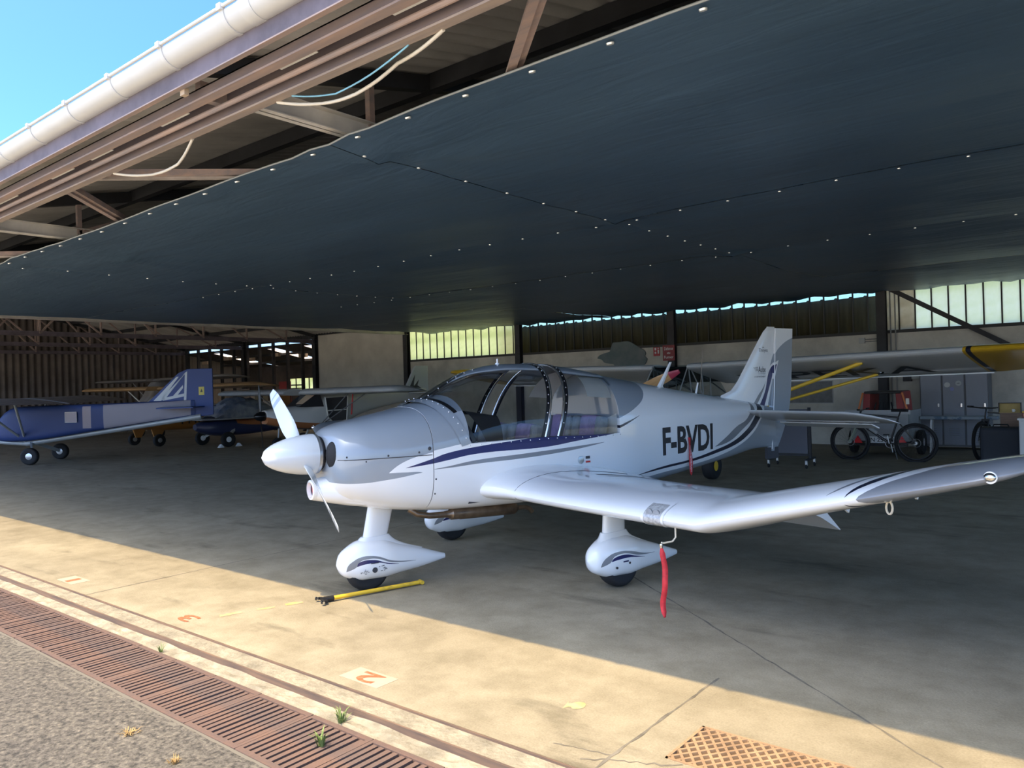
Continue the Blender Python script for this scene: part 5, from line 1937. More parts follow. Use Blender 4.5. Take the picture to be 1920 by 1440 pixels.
for s in (1, -1):
    DX = -.62
    dpts = [(.36 + DX, s * .482, 1.44), (-.42 + DX, s * .482, 1.46), (-.36 + DX, s * .485, .76), (.10 + DX, s * .485, .70), (.28 + DX, s * .485, .86)]
    do = MB().add(dpts, [(0, 1, 2, 3, 4)]).build('door_window', mat('dark_cabin_window', (.03, .03, .035), .1, coat=.6), wd_)
    MB().tube([Vector(p) + Vector((0, s * .005, 0)) for p in dpts], .024, 6, closed=True).build('door_frame', mat('cream_door_frame', (.66, .65, .60), .5), do)
    MB().tube([(.30 + DX, s * .49, 1.06), (-.40 + DX, s * .49, 1.07)], .018, 6).build('door_bar', mat('cream_door_frame', (.66, .65, .60)), do)
wsd = MB().add([(.52, .34, 1.20), (.52, -.34, 1.20), (-.12, -.42, 1.60), (-.12, .42, 1.60)], [(0, 1, 2, 3)])
for s in (1, -1):
    wsd.add([(.52, s * .34, 1.20), (-.12, s * .42, 1.60), (-.22, s * .478, 1.18)], [(0, 1, 2)])
wsd.build('windscreen', mat('dark_cabin_window', (.03, .03, .035)), wd_)
MB().add([(.42, .02, 1.275), (.42, .36, 1.275), (-.02, .41, 1.555), (-.02, -.05, 1.555)], [(0, 1, 2, 3)]).build('screen_reflection', mat('tan_screen_reflection', (.62, .46, .31), .8), wd_)  # tan quad painted in as a reflection on the windscreen
fp = [(-3.55, 1.50), (-4.02, 2.28), (-4.10, 2.36), (-4.62, 2.36), (-4.62, 1.42), (-4.2, 1.40)]
fo = MB().prism(fp, -.035, .035).build('fin', mat('pale_blue_white_fin', (.58, .63, .66), .4), wd_, bevel=.015)
for k, (dx, sc_) in enumerate(((0, 1.0), (-.16, .6))):
    ch_ = MB()
    for s in (1, -1):
        ch_.add([(-3.80 + dx, s * .038, 1.66), (-4.05 + dx, s * .038, 1.66 + .42 * sc_), (-3.98 + dx * 1.0, s * .038, 1.72), (-4.15 + dx, s * .038, 1.62)], [(0, 1, 2), (0, 2, 3)])
    ch_.build('chevron', mat('dark_grey_chevron', (.07, .075, .085), .5), fo)
MB().prism([(-3.9, -1.2), (-4.6, -1.2), (-4.6, 1.2), (-3.9, 1.2), (-3.7, .1), (-3.7, -.1)], 1.46, 1.50, 'xy').build('tailplane', M_DW, wd_, bevel=.012)
for s in (1,):
    ch_ = MB()
    for x, z, l in ((.95, 1.02, .30), (1.12, .95, .16)):
        def side(xx, zz):
            zb, zt, w, n = interp([(.0, .53, 1.28, .47, 3.4), (.55, .58, 1.22, .42, 3), (1.15, .68, 1.18, .33, 2.6), (1.40, .76, 1.14, .22, 2.3)], xx)
            k = min(.999, abs((zz - (zb + zt) / 2) / ((zt - zb) / 2)))
            return Vector((xx, w * (1 - k ** n) ** (1 / n) + .004, zz))
        ch_.add([side(x, z), side(x - l, z - .12), side(x - .05, z - .02), side(x - .06, z + .12)], [(0, 1, 2), (0, 2, 3)])
    ch_.build('chevron', mat('dark_grey_chevron', (.07, .075, .085)), wd_)
prop(wd_, 1.50, .98, .86, math.radians(4), M_BLACKGLOSS, None, .085)
MB().lathe([(.13, 1.40), (.135, 1.50), (.11, 1.60), (.05, 1.68), (.004, 1.70)], (0, 0, .98), 'x', 22).build('spinner', M_BLACKGLOSS, wd_, 50)
MB().lathe([(.05, 0), (.05, .01)], (1.33, .20, 1.0), 'y', 14).build('cooling_hole', M_BLACK, wd_)
MB().tube([(-.45, 1.55, 1.55), (-.42, 1.50, .95)], .02, 6).build('red_strap', M_RED, wd_)

# ---- blue hulled amphibian pod under the wing
cp = thing('amphibian_microlight', 'blue hulled amphibian microlight with orange flank and crumpled silver cover', 'aircraft', (-22.45, 13.45, 0), -PI / 2 - .06)
cp.scale = (1.15, 1.15, 1.15)
P_CH = paint('hull_two_tone', (.025, .035, .10), [((.40, .14, .05), 'x', 'z', [(-2.7, .60), (-1.2, .52), (.1, .60)], [(-2.7, .80), (-1.2, .76), (.1, .74)])], .4, .3)
body(cp, 'hull', [(-2.7, .58, .80, .12, 3), (-1.8, .42, .76, .30, 4), (-.6, .29, .72, .42, 4), (.3, .27, .72, .42, 3.4), (.9, .36, .68, .32, 2.8), (1.1, .46, .62, .12, 2)], P_CH)
MB().prism([(-1.2, -.46), (.35, -.50), (1.05, -.30), (1.05, .30), (.35, .50), (-1.2, .46)], .715, .75, 'xy').build('deck', mat('silver_grey_deck', (.42, .45, .47), .45), cp, bevel=.015)
cv = []
for i, x in enumerate(xs_between(-1.25, .70, 22)):
    h = interp([(-1.25, .20), (-.7, .46), (0, .56), (.40, .42), (.70, .08)], x)[0]
    ring = []
    for k in range(17):
        a = PI * k / 16
        wob = 1 + .12 * noise.noise((x * 4, k * .55, 2)) + .05 * math.sin(k * 2.4 + x * 9)
        ring.append(Vector((x, .38 * math.cos(a) * wob, .74 + max(0, h * math.sin(a) ** .7 * wob))))
    cv.append(ring)
MB().loft(cv, False).build('cover', mat('crumpled_silver_cover', (.34, .36, .39), .45, col2=(.13, .17, .25), scale=5, bump=.6, bscale=9), cp, 30)
for s in (1, -1):
    wheel_at(cp, .55, s * .74, .20, .12, M_INKW)
    MB().bar((.15, s * .36, .46), (.55, s * .66, .22), .06, .06).build('gear_leg', M_DW, cp)
for s, lab in ((-.30, 'white wheel chock left of the white hubbed wheel of the blue amphibian'), (.30, 'white wheel chock right of the white hubbed wheel of the blue amphibian')):
    c_ = MB().prism([(-.09, 0), (.09, 0), (.0, .10)], -.06, .06).build('wheel_chock', M_INKW)
    c_.location = (-21.60, 12.80 + s, 0)
    c_.rotation_euler = (0, 0, PI / 2)
    tag(c_, lab, 'wheel chock', 'white wheel chocks')

# ---- orange high-wing taildragger
M_OR = mat('faded_orange_paint', (.42, .19, .05), .5, vary=.1, scale=3)
M_ORL = mat('ochre_wing_fabric', (.46, .27, .12), .55, vary=.1, scale=3)
eo = thing('taildragger_aircraft', 'ochre yellow high-wing taildragger standing behind the blue tail', 'aircraft', (-25.2, 12.7, 0), -PI / 2 + math.radians(2))
for s in (1, -1):
    hwing(eo, s, .36, 5.3, .55, -.85, 1.84, .12, .006, M_ORL, .5)
    MB().tube([(.0, s * .40, .72), (.05, s * 2.6, 1.85)], .022, 8).build('wing_strut', mat('pale_strut', (.55, .52, .46), .5), eo, 60)
    wheel_at(eo, .75, s * .80, .20, .14, M_ALU)
    MB().prism([(.9, .55), (.45, .55), (.62, .26), (.80, .26)], s * .60 - .03, s * .60 + .03).build('gear_leg', M_OR, eo)
body(eo, 'fuselage', [(-4.6, .55, .85, .06, 3), (-3.0, .52, 1.05, .20, 4), (-1.2, .48, 1.28, .36, 5), (.5, .50, 1.30, .40, 5), (.9, .56, 1.20, .38, 4), (1.6, .70, 1.12, .26, 2.6), (1.75, .78, 1.06, .18, 2.2)], M_OR)
co = MB()
for i, x in enumerate(xs_between(-1.6, .4, 16)):
    pass
co.loft([[Vector((x, .40 * math.cos(a) * (1 + .06 * noise.noise((x * 3, a * 2, 0))), 1.12 + .52 * math.sin(a) * interp([(-1.7, .35), (-.8, .8), (.0, 1.0), (.5, .9), (.75, .4)], x)[0] * (1 + .06 * noise.noise((x * 3, a * 2, 5))))) for a in [PI * k / 14 for k in range(15)]] for x in xs_between(-1.7, .75, 18)], False)
co.build('cabin_cover', mat('beige_cabin_cover', (.42, .40, .34), .8, vary=.12, scale=4, bump=.3, bscale=8), eo, 40)
MB().prism([(-4.0, .9), (-4.5, 1.55), (-4.9, 1.5), (-4.95, .7), (-4.4, .6)], -.03, .03).build('fin', M_OR, eo, bevel=.01)
MB().prism([(-3.9, -1.3), (-4.6, -1.3), (-4.6, 1.3), (-3.9, 1.3), (-3.7, .1), (-3.7, -.1)], .88, .92, 'xy').build('tailplane', M_ORL, eo, bevel=.01)
prop(eo, 1.85, .92, .85, math.radians(80), M_BLACKGLOSS)
MB().lathe([(.09, 1.74), (.09, 1.84), (.01, 1.98)], (0, 0, .92), 'x', 16).build('spinner', M_ALU, eo, 50)
b_ = MB()
lettering(b_, 'PHQJ', lambda u, v: Vector((-.25 - u * 1.05, .402 - .02 * u, .60 + v * .24)), .008)
b_.build('registration_letters', mat('dark_brown_print', (.07, .045, .03), .6), eo)
for k, x in enumerate((-.2, .25)):
    MB().add([(x, .405, 1.22), (x - .35, .40, 1.22), (x - .35, .36, 1.72), (x + .02, .36, 1.72)], [(0, 1, 2, 3)]).build('side_window', mat('dark_cabin_window', (.03, .03, .035)), eo)

# ---- grey biplane-like aircraft at the far end: only its wing and struts show
fo_ = thing('parked_aircraft', 'dim grey high-wing aircraft farthest left near the end wall', 'aircraft', (-29.9, 14.9, 0), -PI / 2)
M_FG = mat('dull_grey_fabric', (.30, .28, .27), .6)
for s in (1, -1):
    hwing(fo_, s, .3, 5.2, .55, -.85, 2.22, .10, .006, M_FG, .5)
    MB().tube([(.0, s * .40, .9), (.0, s * 2.6, 2.22)], .022, 8).build('wing_strut', M_FG, fo_, 60)
    wheel_at(fo_, .6, s * .8, .22, .14, M_ALU)
    MB().tube([(.4, s * .3, .7), (.6, s * .75, .25)], .03, 8).build('gear_leg', M_FG, fo_, 60)
body(fo_, 'fuselage', [(-3.6, .7, 1.0, .06, 3), (-2.0, .6, 1.3, .25, 4), (-.8, .55, 2.2, .38, 5), (.3, .55, 2.2, .40, 5), (.8, .6, 1.5, .38, 4), (1.6, .8, 1.3, .26, 2.6)], M_FG)
MB().prism([(-3.0, 1.0), (-3.4, 1.8), (-3.8, 1.8), (-3.8, .8)], -.03, .03).build('fin', M_FG, fo_)

# ---- blue pod-and-boom microlight at far left
P_AB = paint('blue_fabric', (.018, .045, .17), [((.27, .26, .31), 'x', 'z', [(-3.85, 1.10), (-1.55, .80)], [(-3.85, 1.50), (-3.2, 1.47), (-1.55, 1.44)]), ((.018, .045, .17), 'x', 'z', [(-1.72, .70), (-1.40, .70)], [(-1.72, 1.5), (-1.40, 1.5)]), ((.34, .30, .34), 'x', 'z', [(-1.42, .85), (-1.22, .85)], [(-1.42, 1.42), (-1.22, 1.42)])], .55, .0)
ap = thing('boom_microlight', 'blue fabric microlight with silver tail boom and a white emblem on its fin', 'aircraft', (-22.2, 7.75, 0), math.atan2(-.70, -.714))
rr = []
for x in xs_between(-3.95, .95, 40):
    zb, zt, w, n = interp([(-3.95, 1.08, 1.50, .05, 4), (-3.0, .97, 1.49, .16, 5), (-1.5, .77, 1.47, .28, 6), (0, .58, 1.46, .34, 6), (.6, .56, 1.40, .34, 5), (.95, .60, 1.1, .25, 3)], x)
    zm = (zb + zt) / 2
    rr.append([Vector((x, (w + (.018 * noise.noise((x * 5, a * 2.0, 0)) if x < -1.3 else .004)) * spow(math.cos(a), 2 / n), zm + (zt - zb) / 2 * spow(math.sin(a), 2 / n))) for a in [-PI / 2 + 2 * PI * k / 32 for k in range(32)]])
MB().loft(rr, True, True).build('fuselage_cover', P_AB, ap, 30)
MB().tube([(.30, .05, .50), (-4.1, .0, 1.06)], .075, 14).build('tail_boom', mat('dull_silver_tube', (.40, .43, .44), .45, .3), ap, 60)
MB().tube([(.30, .05, .50), (1.9, .05, .66)], .060, 14).build('keel_tube', mat('dull_silver_tube', (.40, .43, .44)), ap, 60)
fa = MB().prism([(-2.75, 1.46), (-3.55, 2.22), (-3.78, 2.32), (-4.42, 2.32), (-4.42, 1.10), (-3.85, 1.02), (-3.8, 1.46)], -.03, .03).build('fin', mat('blue_fabric_fin', (.015, .05, .22), .5), ap, bevel=.01)
em = MB()
for poly in ([(-2.90, 1.50), (-3.50, 2.12), (-3.56, 2.12), (-3.10, 1.50)], [(-3.10, 1.56), (-3.18, 1.52), (-3.72, 2.22), (-3.78, 2.26)], [(-3.78, 2.26), (-3.72, 2.2), (-3.66, 1.30), (-3.72, 1.22)], [(-3.10, 1.56), (-3.14, 1.50), (-3.70, 1.60), (-3.70, 1.68)], [(-3.40, 1.62), (-3.66, 1.90), (-3.66, 1.82), (-3.50, 1.62)]):
    for s in (1, -1):
        em.add([(p[0], s * .034, p[1]) for p in poly], [tuple(range(4))])
em.build('emblem', mat('white_blue_emblem', (.55, .62, .68), .5), fa)
stk = MB().box((-4.20, .031, 1.62), (-4.06, .036, 1.84)).build('sticker', mat('yellow_sticker', (.62, .55, .12), .5), fa)
MB().prism([(-4.16, 1.70), (-4.10, 1.70), (-4.13, 1.79)], .036, .039).build('pictogram', M_INK, stk)
MB().prism([(-3.3, -1.0), (-4.2, -1.0), (-4.2, 1.0), (-3.3, 1.0), (-3.1, .1), (-3.1, -.1)], 1.30, 1.33, 'xy').build('tailplane', mat('blue_fabric_fin', (.015, .05, .22)), ap)
M_AW = mat('grey_wing_cover', (.27, .26, .27), .8, vary=.2, scale=3, bump=.3, bscale=12)
for s in (1, -1):
    hwing(ap, s, .10, 4.2, .95, -.75, 1.56, .11, .01, M_AW, .3)
    for ux in (.6, -.3):
        MB().tube([(.30, s * .08, .56), (ux, s * 1.7, 1.56)], .03, 10).build('wing_strut', mat('dull_silver_tube', (.40, .43, .44)), ap, 60)
    wheel_at(ap, -.15, s * .78, .215, .15, M_ALU)
    MB().bar((.15, s * .10, .50), (-.15, s * .70, .24), .05, .08).build('gear_leg', mat('dull_silver_tube', (.40, .43, .44)), ap)
MB().tube([(1.9, .05, .66), (1.6, .05, 1.56)], .03, 10).build('kingpost', mat('dull_silver_tube', (.40, .43, .44)), ap, 60)
wheel_at(ap, 1.75, .05, .18, .12, M_ALU)
b_ = MB().box((-1.10, .352, 1.02), (-.82, .358, 1.28))
b_.build('window_panel', mat('grey_clear_panel', (.30, .28, .36), .3), ap)
MB().tube([(-1.10, .358, 1.02), (-.82, .358, 1.02), (-.82, .358, 1.28), (-1.10, .358, 1.28)], .010, 5, closed=True).build('panel_frame', M_INKW, ap)

# ================================================================== SMALLER THINGS BY THE BACK WALL
# ---- lockers
lk = thing('metal_locker', 'grey three-door steel locker against the back wall', 'locker', (-3.02, 18.72, 0))
M_LK = mat('grey_locker_enamel', (.26, .27, .30), .45, vary=.06, scale=2)
MB().box((-.64, -.22, .06), (.64, .25, 1.82)).build('carcass', mat('locker_carcass', (.15, .155, .165), .6), lk, bevel=.006)
for i in range(3):
    x = -.425 + .425 * i
    d = MB().box((x - .195, -.245, .10), (x + .195, -.222, 1.78)).build('door', M_LK, lk, bevel=.006)
    MB().box((x + .13, -.275, .90), (x + .165, -.245, .98)).build('handle', M_CHROME, d, bevel=.004)
    for k in range(4):
        MB().box((x - .10, -.2475, .30 + k * .045), (x + .10, -.2445, .308 + k * .045)).build('vent_slot', mat('locker_carcass', (.15, .155, .165)), d)
    for k in range(2):
        MB().box((x - .08, -.2475, 1.66 + k * .035), (x + .08, -.2445, 1.668 + k * .035)).build('vent_slot', mat('locker_carcass', (.15, .155, .165)), d)
for x, z, r, c in ((-.11, 1.37, .055, (.55, .55, .52)), (.10, 1.40, .055, (.42, .43, .42)), (-.02, 1.28, .040, (.25, .27, .50))):
    MB().lathe([(r, -.2485), (r, -.2455)], (x, 0, z), 'y', 20).build('round_sticker', mat('sticker_%d' % int(z * 100), c, .5), lk)
MB().prism([(.06, 1.39), (.10, 1.405), (.14, 1.40), (.10, 1.392)], -.2495, -.2480).build('sticker_print', M_INK, lk)
for sx in (-.6, .6):
    for sy in (-.18, .2):
        MB().box((sx - .02, sy - .02, 0), (sx + .02, sy + .02, .07)).build('foot', M_STEEL_DARK, lk)

# ---- trestle with blue top
tb = thing('trestle_table', 'narrow trestle table with a scuffed blue top in front of the lockers', 'table', (-2.80, 17.6, 0))
MB().box((-.68, -.10, .685), (.68, .16, .755)).build('table_top', mat('scuffed_blue_plastic', (.09, .15, .21), .5, col2=(.26, .30, .33), scale=5, lo=.55, hi=.42), tb, bevel=.012)
for sx in (-.50, .50):
    for sy in (-.07, .13):
        MB().bar((sx, sy, 0.0), (sx * .95, sy * .8, .69), .03).build('leg', M_GALV, tb)

# ---- small cart carrying a red machine, with number plate
ct = thing('utility_trailer', 'small grey trailer with number plate and two red triangle reflectors', 'trailer', (-4.08, 16.65, 0))
M_TG = mat('grey_trailer_panel', (.33, .34, .34), .5, vary=.1, scale=3)
MB().box((-.50, -.05, .30), (.58, 1.1, .36)).build('floor_pan', M_TG, ct)
MB().box((-.50, -.06, .36), (.58, -.02, .90)).build('tailboard', M_TG, ct, bevel=.006)
for sx in (-.50, .55):
    MB().box((sx, -.05, .36), (sx + .03, 1.1, .90)).build('side_board', M_TG, ct)
MB().box((-.60, -.08, .84), (.62, -.03, .92)).build('top_rail', mat('pale_rail', (.5, .5, .49), .5), ct)
MB().box((-.20, -.075, .265), (.32, -.062, .39)).build('number_plate', M_INKW, ct)
b_ = MB()
lettering(b_, 'EN·25·LM', lambda u, v: Vector((-.18 + u * .48, -.077, .285 + v * .085)), .01)
b_.build('plate_lettering', M_INK, ct)
for cx0 in (-.36, .46):
    MB().prism([(cx0 - .09, .26), (cx0 + .09, .26), (cx0, .41)], -.085, -.066).build('triangle_reflector', mat('red_reflector', (.85, .02, .03), .25, coat=.6), ct)
MB().box((-.48, -.07, .20), (.56, -.03, .27)).build('lamp_bar', M_BLACKGLOSS, ct)
for sx in (-.60, .68):
    tw_ = MB().lathe([(.14, -.05), (.20, -.065), (.24, -.05), (.25, -.02), (.25, .02), (.24, .05), (.20, .065), (.14, .05)], (sx, .55, .25), 'x', 24).build('wheel', M_BLACK, ct, 50)
    MB().lathe([(.05, -.055), (.14, -.04), (.14, .04), (.05, .055)], (sx, .55, .25), 'x', 18).build('hub', M_ALU, tw_, 40)
MB().bar((-.60, .55, .25), (.68, .55, .25), .05).build('axle', M_STEEL_DARK, ct)
rm = thing('red_machine', 'red open-backed machine hood with orange side strips standing in the trailer', 'machine', (-4.04, 16.95, .362))
M_RH = mat('faded_red_hood', (.33, .035, .03), .45, vary=.12, scale=4)
for s in (1, -1):
    MB().prism([(s * .44, .01), (s * .28, .01), (s * .24, .90), (s * .36, .92)], .0, .75).build('side_panel', M_RH, rm, bevel=.01)
    MB().bar((s * .37, -.03, .90), (s * .46, -.03, .55), .04, .03).build('orange_strip', mat('orange_strip', (.75, .22, .06), .5), rm)
MB().box((-.30, .10, .05), (.30, .70, .52)).build('engine_block', M_BLACK, rm, bevel=.02)
MB().box((-.28, -.04, .05), (.28, .08, .36)).build('rear_panel', M_RH, rm, bevel=.01)
MB().box((-.34, -.05, .88), (.34, .75, .93)).build('hood_top', mat('black_hood_top', (.03, .028, .028), .5), rm, bevel=.01)
for k in range(5):
    MB().tube([(-.2 + .1 * k, .06, .3), (-.18 + .09 * k, .03, .55), (-.14 + .07 * k, .08, .7)], .012, 6).build('hose', M_BLACK, rm)
MB().box((.44, -.06, .66), (.50, -.03, .78)).build('white_lamp', mat('white_lamp_lens', (.8, .75, .6), .3), rm)


# ---- bicycles
def bicycle(label, loc, rz, fork_c):
    t_ = thing('bicycle', label, 'bicycle', loc, rz)
    R = .345
    xf_, xr_ = -.62, .55
    for nm, x in (('front_wheel', xf_), ('rear_wheel', xr_)):
        n = 36
        o = MB().tube([(x + R * math.cos(a), 0, R + R * math.sin(a)) for a in [2 * PI * k / n for k in range(n)]], .030, 10, closed=True).build(nm, M_BLACK, t_, 60)
        o.data.update()
        MB().tube([(x + (R - .045) * math.cos(a), 0, R + (R - .045) * math.sin(a)) for a in [2 * PI * k / n for k in range(n)]], .013, 8, closed=True).build('rim', mat('black_alloy_rim', (.04, .04, .045), .3, .5), o, 60)
        sp_ = MB()
        for k in range(20):
            a = 2 * PI * k / 20
            sp_.tube([(x + .025 * math.cos(a + .8), .02 * (-1) ** k, R + .025 * math.sin(a + .8)), (x + (R - .05) * math.cos(a), 0, R + (R - .05) * math.sin(a))], .0011, 4)
        sp_.build('spokes', mat('dark_spoke', (.10, .10, .10), .4, .5), o)
        MB().lathe([(.03, -.04), (.03, .04)], (x, 0, R), 'y', 12).build('hub', M_GALV, o, 40)
        MB().tube([(x + .075 * math.cos(a), .024, R + .075 * math.sin(a)) for a in [2 * PI * k / 20 for k in range(20)]], .006, 4, closed=True).build('brake_disc', M_GALV, o)
    bb_, st_, hd_, hl_ = (.10, 0, .33), (.26, 0, .82), (-.42, 0, .88), (-.45, 0, .72)
    M_BF = mat('black_bike_frame', (.02, .022, .026), .25, coat=.6)
    f_ = MB()
    f_.tube([bb_, st_], .018, 10).tube([st_, hd_], .018, 10).tube([bb_, hl_], .024, 10).tube([hd_, hl_], .022, 10)
    for s in (1, -1):
        f_.tube([bb_, (xr_, s * .06, R)], .011, 8).tube([(st_[0] - .02, 0, .76), (xr_, s * .06, R)], .010, 8)
    f_.build('frame', M_BF, t_, 60)
    MB().tube([(.0, .026, .42), (-.36, .026, .67)], .011, 6).build('frame_decal', M_INKW, t_)
    fk_ = MB()
    for s in (1, -1):
        fk_.tube([(hl_[0], s * .055, .74), (xf_, s * .055, R)], .018, 8)
    fk_.bar((hl_[0], -.06, .735), (hl_[0], .06, .735), .04)
    fk_.build('fork', fork_c, t_, 60)
    MB().tube([hd_, (-.40, 0, .95)], .018, 8).build('stem', M_BF, t_, 60)
    MB().tube([(-.36, -.34, .98), (-.40, -.1, .955), (-.40, .1, .955), (-.36, .34, .98)], .013, 8).build('handlebar', M_BF, t_, 60)
    for s in (1, -1):
        MB().tube([(-.365, s * .24, .975), (-.36, s * .35, .98)], .018, 8).build('grip', M_BLACK, t_, 60)
    MB().tube([st_, (.30, 0, .94)], .013, 8).build('seat_post', M_BLACK, t_, 60)
    MB().loft([[Vector((x, w * math.cos(a), .955 + .03 * math.sin(a))) for a in [2 * PI * k / 12 for k in range(12)]] for x, w in ((.14, .015), (.22, .03), (.32, .07), (.41, .075), (.43, .04))], True, True).build('saddle', M_BLACK, t_, 50)
    c_ = MB().tube([(bb_[0] + .09 * math.cos(a), .035, bb_[2] + .09 * math.sin(a)) for a in [2 * PI * k / 20 for k in range(20)]], .007, 6, closed=True)
    c_.tube([(bb_[0], .05, bb_[2]), (bb_[0] + .03, .06, bb_[2] - .17)], .010, 6).tube([(bb_[0], -.05, bb_[2]), (bb_[0] - .03, -.06, bb_[2] + .17)], .010, 6)
    c_.build('crankset', M_GALV, t_, 40)
    for s in (1, -1):
        MB().box((bb_[0] + s * .03 - .045, s * .11 - .04, bb_[2] - s * .17 - .01), (bb_[0] + s * .03 + .045, s * .11 + .04, bb_[2] - s * .17 + .01)).build('pedal', M_BLACK, t_)
    MB().tube([(bb_[0], .035, bb_[2] + .09), (xr_, .035, R + .04)], .005, 4).tube([(bb_[0], .035, bb_[2] - .09), (xr_, .035, R - .04)], .005, 4).build('chain', M_GALV, t_)
    MB().tube([(.15, .05, .30), (.19, .13, .02)], .010, 6).build('kickstand', M_ALU, t_, 60)
    bt = MB().lathe([(.034, 0), (.036, .02), (.036, .14), (.02, .17), (.02, .19)], (-.12, 0, .52), 'z', 14)
    bt.xf(Matrix.Translation((-.12, 0, .52)) @ Matrix.Rotation(-.95, 4, 'Y') @ Matrix.Translation((.12, 0, -.52)))
    bt.build('drink_bottle', mat('grey_bottle', (.35, .36, .36), .4), t_, 40)
    return t_


bicycle('black mountain bike with greenish fork parked in front of the trailer', (-3.75, 15.75, 0), -.03, mat('green_grey_fork', (.33, .37, .28), .35))
bicycle('dark bicycle half hidden behind the black case, handlebar towards the camera', (-2.08, 17.05, 0), 1.30, mat('black_fork', (.03, .03, .032), .4))

# ---- rolling board on castors
tr = thing('rolling_board', 'dark grey rolling board on castors below the tailplane', 'trolley', (-4.95, 14.15, 0), .05)
MB().box((-.30, -.02, .24), (.30, .02, 1.05)).build('board', mat('slate_grey_board', (.11, .115, .14), .6), tr)
MB().box((-.33, -.03, .20), (.33, .03, .245)).build('bottom_rail', M_STEEL_DARK, tr)
for sx in (-.335, .335):
    MB().box((sx - .022, -.03, .16), (sx + .022, .03, 1.08)).build('post', M_STEEL_DARK, tr)
    MB().bar((sx, -.28, .15), (sx, .28, .15), .045, .03).build('foot_rail', M_STEEL_DARK, tr)
    for sy in (-.26, .26):
        c_ = MB().box((sx - .018, sy - .02, .06), (sx + .018, sy + .02, .14)).build('castor_fork', M_GALV, tr)
        MB().lathe([(.04, -.012), (.04, .012)], (sx, sy, .04), 'x', 14).build('castor_wheel', M_BLACK, c_, 40)

# ---- black case, boxes, cabinet at the right edge
cs = thing('flight_case', 'big black fabric case standing on the floor at the right edge', 'case', (-1.83, 15.5, 0), .03)
MB().box((-.30, -.18, .02), (.30, .18, .68)).build('case_body', mat('black_case_fabric', (.022, .026, .036), .7, bump=.1), cs, bevel=.05)
MB().tube([(-.12, -.02, .67), (-.10, -.02, .72), (.10, -.02, .72), (.12, -.02, .67)], .012, 8).build('handle', M_BLACK, cs, 60)
for sx in (-.26, .26):
    MB().lathe([(.03, -.02), (.03, .02)], (sx, .12, .03), 'x', 12).build('castor', M_BLACK, cs, 40)
cb = thing('white_cabinet', 'low white cabinet cut by the right edge of the picture', 'cabinet', (-1.02, 15.0, 0))
MB().box((-.47, -.30, .05), (.47, .30, .84)).build('carcass', mat('white_melamine', (.62, .61, .58), .5), cb, bevel=.004)
MB().box((-.49, -.32, .84), (.49, .32, .87)).build('cabinet_top', mat('white_melamine', (.62, .61, .58)), cb, bevel=.004)
MB().box((-.45, -.27, 0), (.45, .27, .05)).build('plinth', M_STEEL_DARK, cb)
for s in (-1, 1):
    d = MB().box((min(s * .005, s * .46), -.318, .07), (max(s * .005, s * .46), -.30, .82)).build('door', mat('white_melamine', (.62, .61, .58)), cb, bevel=.003)
    MB().tube([(s * .05, -.33, .40), (s * .05, -.33, .52)], .006, 6).build('handle', M_GALV, d)
M_WOOD = mat('brown_plywood', (.24, .15, .10), .7, vary=.2, scale=4, stretch=(1, 1, 8))
wk = thing('wooden_stand', 'brown plywood stand behind the black case', 'stand', (-1.72, 16.1, 0))
MB().box((-.17, -.16, .02), (.16, .16, .88)).build('stand_body', M_WOOD, wk, bevel=.005)
MB().box((-.19, -.18, 0), (.18, .18, .03)).build('stand_base', M_WOOD, wk)
MB().box((-.18, -.17, .88), (.17, .17, .90)).build('stand_top', M_WOOD, wk)
bxy = thing('cardboard_box', 'ochre open-fronted box on top of the plywood stand', 'box', (-1.74, 16.1, .90))
M_CARD = mat('ochre_cardboard', (.50, .36, .13), .8, vary=.1, scale=6)
MB().box((-.17, -.02, 0), (.15, .0, .17)).build('back_board', M_CARD, bxy)
MB().box((-.18, -.12, 0), (.16, .0, .01)).build('base_board', M_CARD, bxy)
for sx in (-.18, .15):
    MB().box((sx, -.12, 0), (sx + .01, .0, .17)).build('side_board', M_INK, bxy)
MB().box((-.18, -.12, .165), (.16, .0, .175)).build('top_board', M_INK, bxy)
cup = thing('cup', 'small white cup in the ochre box', 'cup', (-1.70, 16.02, .911))
MB().lathe([(.018, 0), (.024, .05), (.022, .05), (.016, .006)], (0, 0, 0), 'z', 14).build('cup_wall', M_INKW, cup, 40)
MB().tube([(.022, 0, .04), (.036, 0, .03), (.021, 0, .012)], .003, 6).build('cup_handle', M_INKW, cup, 60)
tin = thing('storage_tin', 'dark red and yellow tin on the white cabinet', 'tin', (-1.36, 14.95, .871))
MB().box((-.10, -.07, 0), (.10, .07, .08)).build('tin_body', mat('dark_red_tin', (.22, .03, .04), .4), tin, bevel=.006)
MB().box((-.08, -.073, .02), (.08, -.069, .07)).build('tin_label', mat('yellow_label', (.6, .45, .12), .5), tin)
MB().box((-.102, -.072, .08), (.102, .072, .105)).build('tin_lid', M_YELLOW, tin, bevel=.004)

